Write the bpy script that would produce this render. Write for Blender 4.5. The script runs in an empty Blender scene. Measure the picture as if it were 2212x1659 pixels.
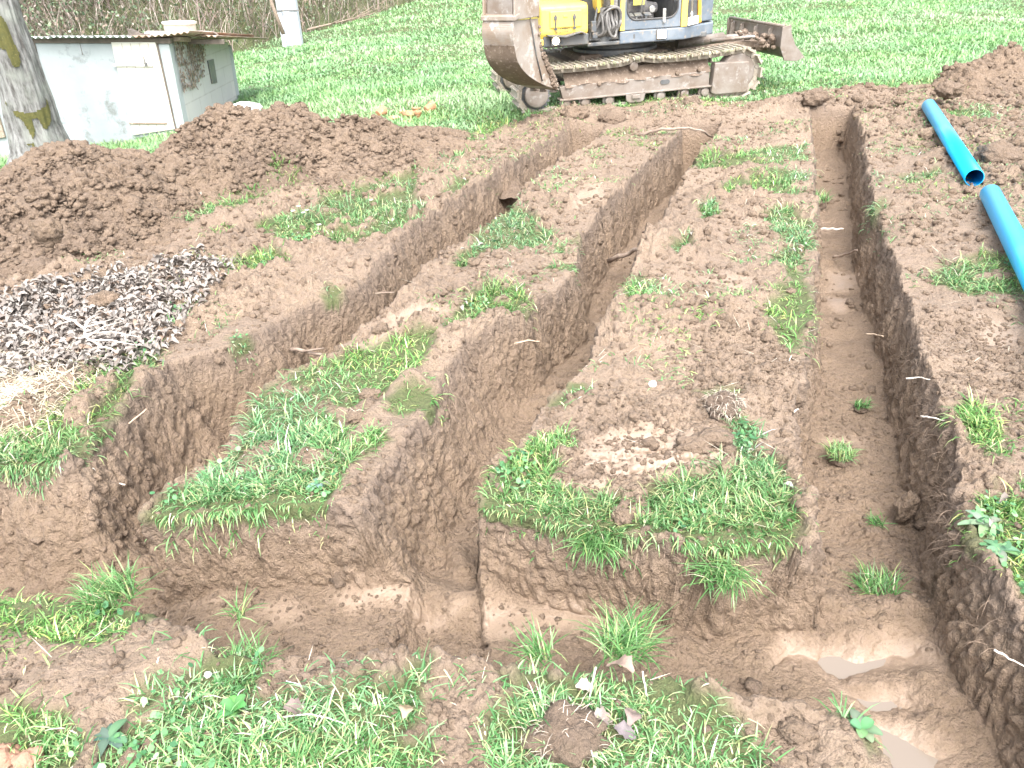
import bpy, bmesh, math, random
import numpy as np
from mathutils import Vector, Matrix
random.seed(7); RNG = np.random.default_rng(7)
C = bpy.context.scene.collection
R = math.radians

# ------------------------------------------------------------------ camera, sky, sun, exposure
PITCH, ROLL, F, H = R(29.5), R(3.2), 1661.0, 1.5        # F in units of a 2212 px wide picture
cam = bpy.data.objects.new('camera', bpy.data.cameras.new('camera')); C.objects.link(cam)
cam.data.sensor_width = 36; cam.data.lens = 36 * F / 2212
cam.data.clip_start = 0.05; cam.data.clip_end = 500
r0 = Vector((1, 0, 0)); u0 = Vector((0, math.sin(PITCH), math.cos(PITCH))); fw = Vector((0, math.cos(PITCH), -math.sin(PITCH)))
rt = r0 * math.cos(ROLL) - u0 * math.sin(ROLL); up = u0 * math.cos(ROLL) + r0 * math.sin(ROLL)
m = Matrix((rt, up, -fw)).transposed().to_4x4(); m.translation = Vector((0, 0, H)); cam.matrix_world = m
bpy.context.scene.camera = cam

SUN_EL, SUN_AZ = R(55), R(172)      # azimuth from +Y towards +X
w = bpy.data.worlds.new('World'); bpy.context.scene.world = w; w.use_nodes = True
nt = w.node_tree; bg = nt.nodes['Background']
sky = nt.nodes.new('ShaderNodeTexSky'); sky.sky_type = 'NISHITA'; sky.sun_disc = False
sky.sun_elevation = SUN_EL; sky.sun_rotation = SUN_AZ; sky.air_density = 1.0; sky.dust_density = 4.0; sky.ozone_density = 1.0
hs = nt.nodes.new('ShaderNodeHueSaturation'); hs.inputs['Saturation'].default_value = 0.30
nt.links.new(sky.outputs[0], hs.inputs['Color']); nt.links.new(hs.outputs[0], bg.inputs[0]); bg.inputs[1].default_value = 0.15
sl = bpy.data.lights.new('sun', 'SUN'); sl.energy = 1.15; sl.angle = R(42); sl.color = (1.0, 0.96, 0.90)
so = bpy.data.objects.new('sun', sl); C.objects.link(so)
sd = Vector((math.sin(SUN_AZ) * math.cos(SUN_EL), math.cos(SUN_AZ) * math.cos(SUN_EL), math.sin(SUN_EL)))
so.rotation_euler = sd.to_track_quat('Z', 'Y').to_euler(); so.location = sd * 40
vs = bpy.context.scene.view_settings
bpy.context.scene.display_settings.display_device = 'sRGB'
vs.view_transform = 'Standard'; vs.look = 'None'; vs.gamma = 1; vs.use_curve_mapping = False
vs.exposure = 2.1
bpy.context.scene.cycles.max_bounces = 6
bpy.context.scene.cycles.use_denoising = True

# ------------------------------------------------------------------ picture measurements -> places in the world
def ray(px, py):
    xc = (px - 1106) / F; yc = (829.5 - py) / F
    xc, yc = xc * math.cos(ROLL) + yc * math.sin(ROLL), yc * math.cos(ROLL) - xc * math.sin(ROLL)
    return xc, math.cos(PITCH) + yc * math.sin(PITCH), -math.sin(PITCH) + yc * math.cos(PITCH)
def G(px, py, z=0.0):                       # ground point seen at a pixel
    d = ray(px, py); t = (z - H) / d[2]; return (d[0] * t, d[1] * t)
def at(px, py, Y):                          # point at the distance Y seen at a pixel
    d = ray(px, py); t = Y / d[1]; return Vector((d[0] * t, Y, H + d[2] * t))
def GP(pts, z=0.0): return [G(x, y, z) for x, y in pts]

# ------------------------------------------------------------------ noise
def hash2(ix, iy, s):
    h = (ix.astype(np.int64) * 374761393 + iy.astype(np.int64) * 668265263 + s * 974634777) & 0xffffffff
    h = ((h ^ (h >> 13)) * 1274126177) & 0xffffffff
    return ((h ^ (h >> 16)) & 0xffffff).astype(np.float32) / 16777216.0
def hash3(ix, iy, iz, s): return hash2(ix + iz * 7919, iy + iz * 104729, s)
def sm(t): return t * t * (3 - 2 * t)
def n2(x, y, s=0):
    ix = np.floor(x); iy = np.floor(y); fx = sm(x - ix); fy = sm(y - iy); ix = ix.astype(np.int64); iy = iy.astype(np.int64)
    a = hash2(ix, iy, s); b = hash2(ix + 1, iy, s); c = hash2(ix, iy + 1, s); d = hash2(ix + 1, iy + 1, s)
    return (a + (b - a) * fx) * (1 - fy) + (c + (d - c) * fx) * fy - 0.5
def fbm2(x, y, s=0, o=3):
    v = 0; a = 1.0
    for k in range(o): v = v + a * n2(x * 2.03 ** k + 13.7 * k, y * 2.03 ** k - 7.1 * k, s + k); a *= 0.5
    return v
def n3(x, y, z, s=0):
    ix = np.floor(x); iy = np.floor(y); iz = np.floor(z); fx = sm(x - ix); fy = sm(y - iy); fz = sm(z - iz)
    ix = ix.astype(np.int64); iy = iy.astype(np.int64); iz = iz.astype(np.int64); r = []
    for dz in (0, 1):
        a = hash3(ix, iy, iz + dz, s); b = hash3(ix + 1, iy, iz + dz, s); c = hash3(ix, iy + 1, iz + dz, s); d = hash3(ix + 1, iy + 1, iz + dz, s)
        r.append((a + (b - a) * fx) * (1 - fy) + (c + (d - c) * fx) * fy)
    return r[0] * (1 - fz) + r[1] * fz - 0.5
def worley(x, y, s=0):                      # rounded lumps: 0 in the gaps .. 1 on a lump, each lump its own height
    ix = np.floor(x).astype(np.int64); iy = np.floor(y).astype(np.int64); best = np.full(x.shape, 9.0, np.float32); hh = np.zeros(x.shape, np.float32)
    for dx in (-1, 0, 1):
        for dy in (-1, 0, 1):
            a = ix + dx; b = iy + dy
            px = a + 0.1 + 0.8 * hash2(a, b, s); py = b + 0.1 + 0.8 * hash2(a, b, s + 1)
            d = (px - x) ** 2 + (py - y) ** 2; k = d < best
            best = np.where(k, d, best); hh = np.where(k, hash2(a, b, s + 2), hh)
    return np.sqrt(np.clip(1 - best / 0.75, 0, 1)) * (0.25 + 0.75 * hh)
def sstep(a, b, x): t = np.clip((x - a) / (b - a), 0, 1); return t * t * (3 - 2 * t)
def sdpoly(x, y, poly):                     # signed distance, negative inside (far points get +1)
    P = np.array(poly); out = np.ones(x.shape, np.float32); mg = 0.25
    k = (x > P[:, 0].min() - mg) & (x < P[:, 0].max() + mg) & (y > P[:, 1].min() - mg) & (y < P[:, 1].max() + mg)
    if not k.any(): return out
    X = x[k]; Y = y[k]; d = np.full(X.shape, 1e9); ins = np.zeros(X.shape, bool); n = len(P)
    for i in range(n):
        ax, ay = P[i]; bx, by = P[(i + 1) % n]; ex, ey = bx - ax, by - ay
        t = np.clip(((X - ax) * ex + (Y - ay) * ey) / (ex * ex + ey * ey + 1e-12), 0, 1)
        d = np.minimum(d, (X - ax - t * ex) ** 2 + (Y - ay - t * ey) ** 2)
        c = ((ay > Y) != (by > Y)) & (X < ex * (Y - ay) / (ey if abs(ey) > 1e-12 else 1e-12) + ax); ins ^= c
    d = np.sqrt(d); out[k] = np.where(ins, -d, d); return out
def dline(x, y, pts):                       # distance to a polyline
    d = np.full(x.shape, 1e9)
    for (ax, ay), (bx, by) in zip(pts[:-1], pts[1:]):
        ex, ey = bx - ax, by - ay; t = np.clip(((x - ax) * ex + (y - ay) * ey) / (ex * ex + ey * ey + 1e-12), 0, 1)
        d = np.minimum(d, (x - ax - t * ex) ** 2 + (y - ay - t * ey) ** 2)
    return np.sqrt(d)

# ------------------------------------------------------------------ mesh helpers and tags
def np_mesh(name, V, faces, mat, attrs=None, smooth=False, parent=None):
    """faces: list of (n,k) index arrays"""
    me = bpy.data.meshes.new(name); V = np.asarray(V, np.float32)
    me.vertices.add(len(V)); me.vertices.foreach_set('co', V.ravel())
    li = np.concatenate([f.ravel() for f in faces]).astype(np.int32)
    tot = np.concatenate([np.full(len(f), f.shape[1], np.int32) for f in faces])
    st = np.concatenate([[0], np.cumsum(tot)[:-1]]).astype(np.int32)
    me.loops.add(len(li)); me.loops.foreach_set('vertex_index', li)
    me.polygons.add(len(tot)); me.polygons.foreach_set('loop_start', st); me.polygons.foreach_set('loop_total', tot)
    me.polygons.foreach_set('use_smooth', np.full(len(tot), smooth, bool))
    for k, a in (attrs or {}).items():
        a = np.asarray(a, np.float32)
        if a.ndim == 1: me.attributes.new(k, 'FLOAT', 'POINT').data.foreach_set('value', a)
        else: me.attributes.new(k, 'FLOAT_COLOR', 'POINT').data.foreach_set('color', np.c_[a, np.ones(len(a), np.float32)].ravel())
    me.update(); me.validate(); me.materials.append(mat)
    o = bpy.data.objects.new(name, me); C.objects.link(o)
    if parent: o.parent = parent
    return o
def tag(o, label, cat, group=None):
    o['label'] = label; o['category'] = cat
    if group: o['group'] = group
    return o
def kind(o, k): o['kind'] = k; return o
def empty(name, loc, rz=0, rx=0, ry=0):
    o = bpy.data.objects.new(name, None); C.objects.link(o); o.location = loc; o.rotation_euler = (rx, ry, rz); o.empty_display_size = .1; return o

class MB:
    """collects boxes, prisms, tubes and lathes into one mesh object"""
    def __init__(s): s.v = []; s.f = []
    def add(s, v, f):
        b = len(s.v); s.v += [tuple(p) for p in v]; s.f += [tuple(i + b for i in q) for q in f]; return s
    def box(s, c, d, rot=None):
        v = [Vector((x * d[0] / 2, y * d[1] / 2, z * d[2] / 2)) for x in (-1, 1) for y in (-1, 1) for z in (-1, 1)]
        if rot is not None: v = [rot @ p for p in v]
        return s.add([p + Vector(c) for p in v], [(0, 1, 3, 2), (4, 6, 7, 5), (0, 4, 5, 1), (2, 3, 7, 6), (0, 2, 6, 4), (1, 5, 7, 3)])
    def prism(s, pts, ax, a0, a1):          # 2-D outline extruded along ax ('x','y','z') from a0 to a1
        n = len(pts); mk = {'x': lambda p, a: (a, p[0], p[1]), 'y': lambda p, a: (p[0], a, p[1]), 'z': lambda p, a: (p[0], p[1], a)}[ax]
        v = [mk(p, a0) for p in pts] + [mk(p, a1) for p in pts]
        f = [tuple(range(n)), tuple(range(2 * n - 1, n - 1, -1))] + [(i, i + n, (i + 1) % n + n, (i + 1) % n) for i in range(n)]
        return s.add(v, f)
    def tube(s, path, r, n=8, caps=True):
        path = [Vector(p) for p in path]; rr = r if isinstance(r, (list, tuple)) else [r] * len(path); v = []; f = []
        ref = None
        for i, p in enumerate(path):
            t = (path[min(i + 1, len(path) - 1)] - path[max(i - 1, 0)]).normalized()
            if ref is None: ref = t.orthogonal().normalized()
            ref = (ref - t * ref.dot(t)); ref = ref.normalized() if ref.length > 1e-6 else t.orthogonal().normalized()
            b = t.cross(ref)
            v += [p + (ref * math.cos(2 * math.pi * k / n) + b * math.sin(2 * math.pi * k / n)) * rr[i] for k in range(n)]
        for i in range(len(path) - 1):
            f += [(i * n + k, i * n + (k + 1) % n, (i + 1) * n + (k + 1) % n, (i + 1) * n + k) for k in range(n)]
        if caps: f += [tuple(range(n))[::-1], tuple((len(path) - 1) * n + k for k in range(n))]
        return s.add(v, f)
    def cyl(s, p0, p1, r, n=24): return s.tube([p0, p1], r, n)
    def lathe(s, prof, c, ax='z', n=28):     # profile (radius, height)
        v = []; f = []
        for r_, h_ in prof:
            for k in range(n):
                a = 2 * math.pi * k / n; x, y = r_ * math.cos(a), r_ * math.sin(a)
                v.append(Vector(c) + (Vector((x, y, h_)) if ax == 'z' else Vector((x, h_, y)) if ax == 'y' else Vector((h_, x, y))))
        for i in range(len(prof) - 1):
            f += [(i * n + k, i * n + (k + 1) % n, (i + 1) * n + (k + 1) % n, (i + 1) * n + k) for k in range(n)]
        f += [tuple(range(n))[::-1], tuple((len(prof) - 1) * n + k for k in range(n))]
        return s.add(v, f)
    def build(s, name, mat, parent=None, bevel=0, smooth=False, weld=False):
        me = bpy.data.meshes.new(name); me.from_pydata(s.v, [], s.f); me.update()
        bm = bmesh.new(); bm.from_mesh(me)
        if weld: bmesh.ops.remove_doubles(bm, verts=bm.verts, dist=1e-5)
        bmesh.ops.recalc_face_normals(bm, faces=bm.faces); bm.to_mesh(me); bm.free()
        me.materials.append(mat); o = bpy.data.objects.new(name, me); C.objects.link(o)
        if smooth:
            for p in me.polygons: p.use_smooth = len(p.vertices) == 4
        if bevel:
            b = o.modifiers.new('bevel', 'BEVEL'); b.width = bevel; b.segments = 2; b.limit_method = 'ANGLE'
        if parent: o.parent = parent
        return o

# ------------------------------------------------------------------ materials
def mat(name):
    M = bpy.data.materials.new(name); M.use_nodes = True; t = M.node_tree; return M, t, t.nodes['Principled BSDF']
def N(t, ty, **k):
    n = t.nodes.new(ty)
    for a, b in k.items():
        if a in n.inputs: n.inputs[a].default_value = b
        else: setattr(n, a, b)
    return n
def noise(t, scale, detail=4, rough=.55, vec=None):
    n = N(t, 'ShaderNodeTexNoise'); n.inputs['Scale'].default_value = scale; n.inputs['Detail'].default_value = detail; n.inputs['Roughness'].default_value = rough
    if vec is not None: t.links.new(vec, n.inputs['Vector'])
    return n.outputs['Fac']
def mix(t, fac, a, b, blend='MIX'):
    n = N(t, 'ShaderNodeMix'); n.data_type = 'RGBA'; n.blend_type = blend
    for s, v in ((n.inputs[0], fac), (n.inputs[6], a), (n.inputs[7], b)):
        if hasattr(v, 'is_linked') or isinstance(v, bpy.types.NodeSocket): t.links.new(v, s)
        else: s.default_value = v if isinstance(v, (int, float)) else tuple(v) + (1,) if len(v) == 3 else v
    return n.outputs[2]
def ramp(t, fac, a, b):
    n = N(t, 'ShaderNodeMapRange'); n.inputs[1].default_value = a; n.inputs[2].default_value = b; t.links.new(fac, n.inputs[0]); return n.outputs[0]
def attr(t, name, out='Fac'):
    n = N(t, 'ShaderNodeAttribute'); n.attribute_name = name; return n.outputs[out]
def bump(t, p, h, s=.5, d=.01):
    b = N(t, 'ShaderNodeBump'); b.inputs['Strength'].default_value = s; b.inputs['Distance'].default_value = d
    t.links.new(h, b.inputs['Height']); t.links.new(b.outputs[0], p.inputs['Normal']); return b
def objvec(t): return N(t, 'ShaderNodeTexCoord').outputs['Object']
def geovec(t): return N(t, 'ShaderNodeNewGeometry').outputs['Position']
def mm(t, op, a, b):
    n = N(t, 'ShaderNodeMath'); n.operation = op
    for s, v in ((n.inputs[0], a), (n.inputs[1], b)):
        if isinstance(v, bpy.types.NodeSocket): t.links.new(v, s)
        else: s.default_value = v
    return n.outputs[0]

def soil_mat(name, ground=True):
    M, t, p = mat(name); v = geovec(t)
    c = mix(t, ramp(t, noise(t, 2.6, 5, .6, v), .35, .65), (.292, .218, .156), (.215, .156, .109))
    c = mix(t, ramp(t, noise(t, 38, 4, .6, v), .40, .72), c, (.285, .212, .16))
    c = mix(t, ramp(t, noise(t, 130, 3, .6, v), .56, .74), c, (.125, .085, .058))
    c = mix(t, mm(t, 'MULTIPLY', attr(t, 'topsoil'), .8), c, (.165, .122, .095))
    if ground:
        c = mix(t, attr(t, 'depth_tone'), c, mix(t, 1.0, c, (.86, .83, .79), 'MULTIPLY'))  # soil colour goes darker the deeper it lies in a trench
        c = mix(t, attr(t, 'turf'), c, mix(t, noise(t, 60, 3, .6, v), (.05, .085, .022), (.15, .15, .07)))
        wet = attr(t, 'wet'); c = mix(t, mm(t, 'MULTIPLY', wet, .35), c, (.25, .195, .155))
        rg = N(t, 'ShaderNodeMapRange'); rg.inputs[3].default_value = .85; rg.inputs[4].default_value = .36; t.links.new(wet, rg.inputs[0]); t.links.new(rg.outputs[0], p.inputs['Roughness'])
    else:
        p.inputs['Roughness'].default_value = .88; c = mix(t, 1.0, c, (.88, .86, .84), 'MULTIPLY')
    t.links.new(c, p.inputs['Base Color'])
    wv = N(t, 'ShaderNodeVectorMath'); wv.operation = 'ADD'; wn = N(t, 'ShaderNodeTexNoise'); wn.inputs['Scale'].default_value = 40; t.links.new(v, wn.inputs['Vector']); ws = N(t, 'ShaderNodeVectorMath'); ws.operation = 'SCALE'; ws.inputs['Scale'].default_value = .03; t.links.new(wn.outputs['Color'], ws.inputs[0]); t.links.new(v, wv.inputs[0]); t.links.new(ws.outputs[0], wv.inputs[1])
    def crumb(sc):
        o_ = N(t, 'ShaderNodeTexVoronoi'); o_.inputs['Scale'].default_value = sc; t.links.new(wv.outputs[0], o_.inputs['Vector']); return mm(t, 'SUBTRACT', 1.0, o_.outputs['Distance'])
    h = mm(t, 'ADD', mm(t, 'ADD', mm(t, 'MULTIPLY', crumb(42), .55), mm(t, 'MULTIPLY', crumb(105), .3)), mm(t, 'ADD', mm(t, 'ADD', noise(t, 60, 6, .7, v), mm(t, 'MULTIPLY', noise(t, 22, 4, .6, v), .9)), mm(t, 'MULTIPLY', noise(t, 200, 4, .6, v), .4)))
    b = bump(t, p, h, .9, .028)
    if ground:
        t.links.new(mm(t, 'SUBTRACT', .8, mm(t, 'MULTIPLY', wet, .62)), b.inputs['Strength'])
    return M
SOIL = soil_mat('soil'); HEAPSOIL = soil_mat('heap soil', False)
def leaf_mat(name, rough=.42, trans=.25):
    M, t, p = mat(name); c = attr(t, 'Col', 'Color'); t.links.new(c, p.inputs['Base Color']); p.inputs['Roughness'].default_value = rough
    p.inputs['Specular IOR Level'].default_value = .5
    tr = N(t, 'ShaderNodeBsdfTranslucent'); t.links.new(c, tr.inputs['Color']); ms = N(t, 'ShaderNodeMixShader'); ms.inputs[0].default_value = trans
    t.links.new(p.outputs[0], ms.inputs[1]); t.links.new(tr.outputs[0], ms.inputs[2]); t.links.new(ms.outputs[0], t.nodes['Material Output'].inputs[0]); return M
GRASS = leaf_mat('grass blade', .38, .3); DRY = leaf_mat('dry leaf', .7, .15); LEAFY = leaf_mat('matt leaf', .62, .2); TWIG = leaf_mat('twig', .8, 0)
def plain(name, c1, c2=None, sc=8, rough=.6, metal=0, bmp=.15, c3=None, lo=.4, hi=.65):
    M, t, p = mat(name); v = objvec(t)
    c = mix(t, ramp(t, noise(t, sc, 6, .65, v), lo, hi), c1, c2 or c1)
    if c3: c = mix(t, ramp(t, noise(t, sc * 2.7, 5, .7, v), .55, .68), c, c3)
    t.links.new(c, p.inputs['Base Color']); p.inputs['Roughness'].default_value = rough; p.inputs['Metallic'].default_value = metal
    if bmp: bump(t, p, noise(t, sc * 6, 5, .6, v), bmp, .01)
    return M

# ------------------------------------------------------------------ the ground: one sheet with the trenches cut into it
def edge(pts):                               # x of a trench edge as a function of y
    pts = sorted(pts, key=lambda p: p[1]); ys = np.array([p[1] for p in pts]); xs = np.array([p[0] for p in pts])
    return lambda y: np.interp(y, ys, xs) + np.where(y > ys[-1], (y - ys[-1]) * .42, 0)
def edgex(pts):
    pts = sorted(pts); xs = np.array([p[0] for p in pts]); ys = np.array([p[1] for p in pts]); return lambda x: np.interp(x, xs, ys)
AL = edge([(-1.55, 1.6), (-1.55, 2.30), (-1.55, 2.60), (-1.47, 2.96), (-1.20, 3.10), (-1.08, 3.42), (-.82, 3.62), (-.70, 4.01), (-.56, 4.51), (-.22, 5.3), (.10, 6.11), (.29, 6.65), (.56, 7.14), (.72, 7.6)])
AR = edge([(-1.18, 1.6), (-1.18, 1.95), (-1.13, 2.14), (-1.02, 2.26), (-1.04, 2.50), (-1.04, 2.62), (-.94, 2.87), (-.78, 3.00), (-.61, 3.36), (-.50, 3.69), (-.43, 3.95), (-.24, 4.36), (.10, 5.10), (.35, 5.89), (.90, 6.91), (1.05, 7.57)])
BL = edge([(-.52, 1.6), (-.51, 1.88), (-.45, 2.24), (-.33, 2.45), (-.29, 2.80), (-.20, 3.03), (.06, 3.22), (.13, 3.45), (.34, 3.72), (.42, 4.25), (.54, 4.58), (.78, 5.14), (1.16, 6.10), (1.42, 6.5), (1.72, 7.4)])
BLb = edge([(-.33, 1.6), (-.31, 1.98), (-.29, 2.17), (-.14, 2.50), (-.01, 2.95), (.13, 3.36), (.28, 3.72), (.47, 4.18), (.82, 5.2), (1.02, 5.8), (1.62, 7.0), (1.80, 7.5)])
BR = edge([(-.11, 1.6), (-.11, 1.94), (-.07, 2.15), (.05, 2.28), (.13, 2.47), (.27, 2.66), (.38, 2.96), (.57, 3.53), (.75, 4.02), (.94, 4.44), (1.22, 5.22), (1.46, 5.8), (1.86, 6.8), (2.14, 7.5)])
CLe = edge([(.70, .4), (.72, 1.0), (.72, 1.10), (.76, 1.3), (.78, 1.57), (.85, 1.79), (.90, 2.03), (1.06, 2.46), (1.32, 3.04), (1.52, 3.55), (1.72, 4.08), (1.99, 4.85), (2.45, 6.1), (3.01, 7.77)])
CR = edge([(1.20, .4), (1.20, 1.3), (1.22, 1.5), (1.25, 1.62), (1.36, 1.84), (1.46, 2.08), (1.55, 2.34), (1.68, 2.73), (1.86, 3.22), (2.16, 4.23), (2.48, 5.09), (2.99, 6.4), (3.46, 7.77)])
FB = edgex([(-4, 2.26), (-1.9, 2.25), (-1.5, 2.26), (-1.28, 2.02), (-1.18, 1.94), (-.9, 1.945), (-.6, 1.955), (-.52, 1.90), (-.3, 1.92), (-.11, 1.905), (.0, 1.86), (.1, 1.78), (.3, 1.70), (.55, 1.63), (.8, 1.63), (1.3, 1.63)])
FN = edgex([(-4, 1.64), (-1.49, 1.60), (-1.16, 1.57), (-.87, 1.42), (-.76, 1.31), (-.52, 1.32), (-.28, 1.26), (0, 1.22), (.32, 1.20), (.45, 1.11), (.62, 1.08), (.8, 1.05), (1.3, 1.04)])
PUDDLES = [GP(p, -.31) for p in (
    [(1690, 1395), (1760, 1405), (1850, 1398), (1900, 1385), (1960, 1395), (2008, 1415), (2000, 1455), (1950, 1440), (1900, 1452), (1850, 1462), (1805, 1482), (1770, 1450), (1715, 1440), (1665, 1455), (1672, 1425)],
    [(1832, 1500), (1880, 1490), (1960, 1518), (1978, 1540), (1900, 1535), (1866, 1530)],
    [(1885, 1555), (1960, 1575), (2050, 1630), (2010, 1700), (1920, 1690), (1890, 1620)])]
SHEEN = [GP(p, -.31) for p in ([(720, 1290), (800, 1285), (930, 1295), (1010, 1305), (930, 1320), (780, 1315)], [(560, 1318), (650, 1322), (640, 1348), (580, 1346)],
    [(425, 1296), (480, 1300), (470, 1314), (430, 1310)], [(1790, 580), (1850, 585), (1850, 612), (1795, 615)], [(1790, 930), (1860, 935), (1850, 955), (1795, 950)], [(1780, 625), (1840, 630), (1830, 660), (1790, 655)],
    [(1030, 1330), (1180, 1310), (1300, 1340), (1200, 1380), (1040, 1375)])]
SHEEN_TOP = [GP(p) for p in ([(820, 705), (900, 680), (975, 675), (960, 695), (880, 715), (820, 730)], [(740, 755), (830, 730), (810, 755), (750, 770)], [(1240, 430), (1290, 400), (1310, 410), (1290, 450), (1240, 465)],
    [(1210, 1050), (1330, 1050), (1340, 1075), (1250, 1085)], [(1530, 600), (1620, 605), (1600, 630), (1530, 625)], [(1250, 960), (1420, 930), (1590, 1000), (1540, 1050), (1400, 1045), (1250, 1020)], [(2100, 690), (2212, 700), (2212, 740), (2120, 740)])]
WET_FLOOR = PUDDLES + SHEEN
RIDGES = [([(470, 1400), (560, 1368), (700, 1362), (900, 1388), (1030, 1382), (1120, 1400)], .055, .075), ([(300, 1445), (140, 1480), (60, 1500)], .03, .12), ([(420, 1380), (500, 1400)], .05, .06),
    ([(1545, 1490), (1640, 1482), (1720, 1490), (1800, 1530), (1830, 1640)], .05, .09), ([(1180, 278), (1230, 252), (1330, 240)], .06, .14), ([(1430, 240), (1500, 232), (1570, 225)], .07, .12),
    ([(1690, 218), (1760, 205), (1880, 200)], .12, .2), ([(640, 640), (820, 540), (950, 470), (1090, 380)], .05, .16), ([(1960, 640), (2100, 660), (2212, 650)], .05, .12), ([(760, 1460), (840, 1440), (920, 1460)], .04, .1),
    ([(800, 880), (830, 860), (900, 810)], .05, .06), ([(1480, 960), (1600, 880), (1640, 840)], .04, .08), ([(1950, 420), (2100, 440), (2212, 430)], .05, .2), ([(1560, 250), (1640, 235)], .05, .2),
    ([(2060, 1290), (2140, 1330), (2230, 1420)], .04, .07), ([(860, 830), (960, 740)], .03, .05), ([(1540, 330), (1640, 340), (1700, 300)], .04, .2)]
RIDGES = [(GP(p, min(h, .06)), h * .75, wd * (.75 if h < .06 else 1)) for p, h, wd in RIDGES]

FLOOR_RIDGES = [(GP(p, -.3), h, wd) for p, h, wd in [([(780, 1240), (900, 1238), (960, 1262), (1045, 1285)], .075, .07), ([(110, 1215), (240, 1205), (375, 1195)], .09, .07), ([(1745, 1318), (1900, 1335), (2020, 1335)], .045, .05), ([(100, 1180), (120, 1240)], .08, .06), ([(980, 1150), (1000, 1200)], .04, .04)]]
TURF_D = [
 [(310, 1120), (360, 1060), (420, 1040), (490, 1000), (520, 960), (515, 900), (540, 860), (620, 800), (720, 770), (830, 740), (950, 720), (945, 770), (900, 810), (850, 850), (800, 860), (775, 900), (820, 925), (840, 955), (790, 990), (740, 1005), (720, 1060), (700, 1090), (620, 1115), (560, 1130), (500, 1100), (430, 1110), (360, 1130)],
 [(960, 720), (1000, 660), (1040, 640), (1060, 615), (1110, 620), (1152, 650), (1148, 694), (1090, 690), (1030, 700)], [(1010, 490), (1050, 450), (1110, 440), (1150, 470), (1200, 500), (1180, 540), (1060, 550), (990, 590), (985, 560), (1030, 530)],
 [(1180, 570), (1220, 530), (1280, 510), (1292, 560), (1245, 600), (1200, 590)], [(820, 880), (870, 850), (940, 840), (930, 890), (860, 900)],
 [(1040, 1090), (1070, 1000), (1110, 970), (1150, 940), (1220, 930), (1255, 960), (1190, 1000), (1210, 1045), (1260, 1075), (1350, 1085), (1400, 1060), (1480, 1045), (1560, 1055), (1610, 1000), (1570, 930), (1600, 905), (1640, 960), (1680, 1020), (1720, 1090), (1745, 1180), (1700, 1215), (1600, 1235), (1550, 1245), (1490, 1200), (1440, 1180), (1300, 1190), (1200, 1160), (1080, 1155)],
 [(1345, 625), (1370, 590), (1400, 620), (1450, 640), (1440, 660), (1355, 652)], [(1680, 750), (1650, 680), (1690, 600), (1680, 535), (1720, 530), (1752, 620), (1752, 700), (1712, 765)],
 [(1640, 470), (1700, 455), (1760, 490), (1760, 545), (1700, 525)], [(1500, 460), (1540, 440), (1560, 460), (1520, 485)], [(1440, 540), (1480, 530), (1510, 550), (1470, 560)], [(1550, 400), (1650, 370), (1740, 380), (1750, 420), (1640, 430), (1560, 430)],
 [(1480, 850), (1540, 838), (1595, 842), (1600, 862), (1540, 872)], [(1170, 885), (1210, 840), (1250, 818), (1262, 842), (1200, 885)], [(1500, 340), (1600, 330), (1740, 320), (1745, 350), (1600, 370), (1500, 370)],
 [(555, 490), (600, 470), (680, 450), (700, 430), (740, 410), (830, 380), (880, 340), (990, 300), (1060, 300), (1040, 330), (980, 370), (900, 400), (900, 440), (930, 460), (900, 500), (870, 515), (820, 515), (760, 530), (640, 540), (560, 510)],
 [(950, 430), (1000, 395), (1020, 400), (990, 440)], [(480, 575), (590, 540), (630, 570), (560, 592), (500, 605)], [(360, 640), (400, 640), (415, 700), (365, 720)], [(0, 700), (0, 668), (60, 665), (50, 690)],
 [(-120, 1030), (-120, 960), (60, 930), (150, 870), (200, 820), (250, 760), (330, 745), (350, 770), (340, 810), (300, 830), (270, 880), (250, 905), (200, 960), (170, 1000), (100, 1020)],
 [(-120, 1262), (100, 1258), (200, 1250), (260, 1240), (330, 1285), (420, 1312), (430, 1340), (330, 1350), (250, 1390), (180, 1400), (100, 1390), (-120, 1370)],
 [(-120, 1545), (60, 1520), (150, 1560), (165, 1759), (-120, 1759)], [(220, 1600), (350, 1540), (400, 1470), (520, 1420), (590, 1440), (570, 1500), (640, 1520), (760, 1490), (800, 1470), (860, 1500), (930, 1470), (960, 1470), (920, 1540), (860, 1580), (940, 1600), (930, 1759), (200, 1759)],
 [(1040, 1560), (1110, 1500), (1110, 1430), (1150, 1410), (1200, 1390), (1300, 1375), (1400, 1400), (1430, 1420), (1500, 1470), (1530, 1520), (1600, 1570), (1650, 1620), (1640, 1759), (1100, 1759), (1040, 1620)],
 [(1800, 1540), (1840, 1550), (1890, 1620), (1850, 1640)], [(2085, 1130), (2125, 1060), (2280, 1030), (2280, 1330), (2205, 1320), (2150, 1260), (2090, 1190)], [(2060, 880), (2110, 870), (2160, 950), (2190, 1000), (2080, 960)],
 [(1990, 610), (2040, 590), (2120, 560), (2300, 540), (2300, 640), (2100, 645)], [(1940, 390), (2020, 370), (2040, 390), (1960, 410)], [(1865, 460), (1905, 440), (1900, 520), (1868, 530)], [(2040, 240), (2120, 230), (2150, 250), (2080, 275)],
 [(2130, 1440), (2230, 1420), (2230, 1480), (2150, 1475)], [(1070, 1480), (1120, 1470), (1110, 1500), (1080, 1510)], [(300, 1500), (380, 1480), (360, 1520), (290, 1540)], [(700, 640), (740, 640), (735, 660), (700, 665)], [(490, 745), (560, 740), (560, 765), (500, 765)]]
TURF = [GP(p) for p in TURF_D]
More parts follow.
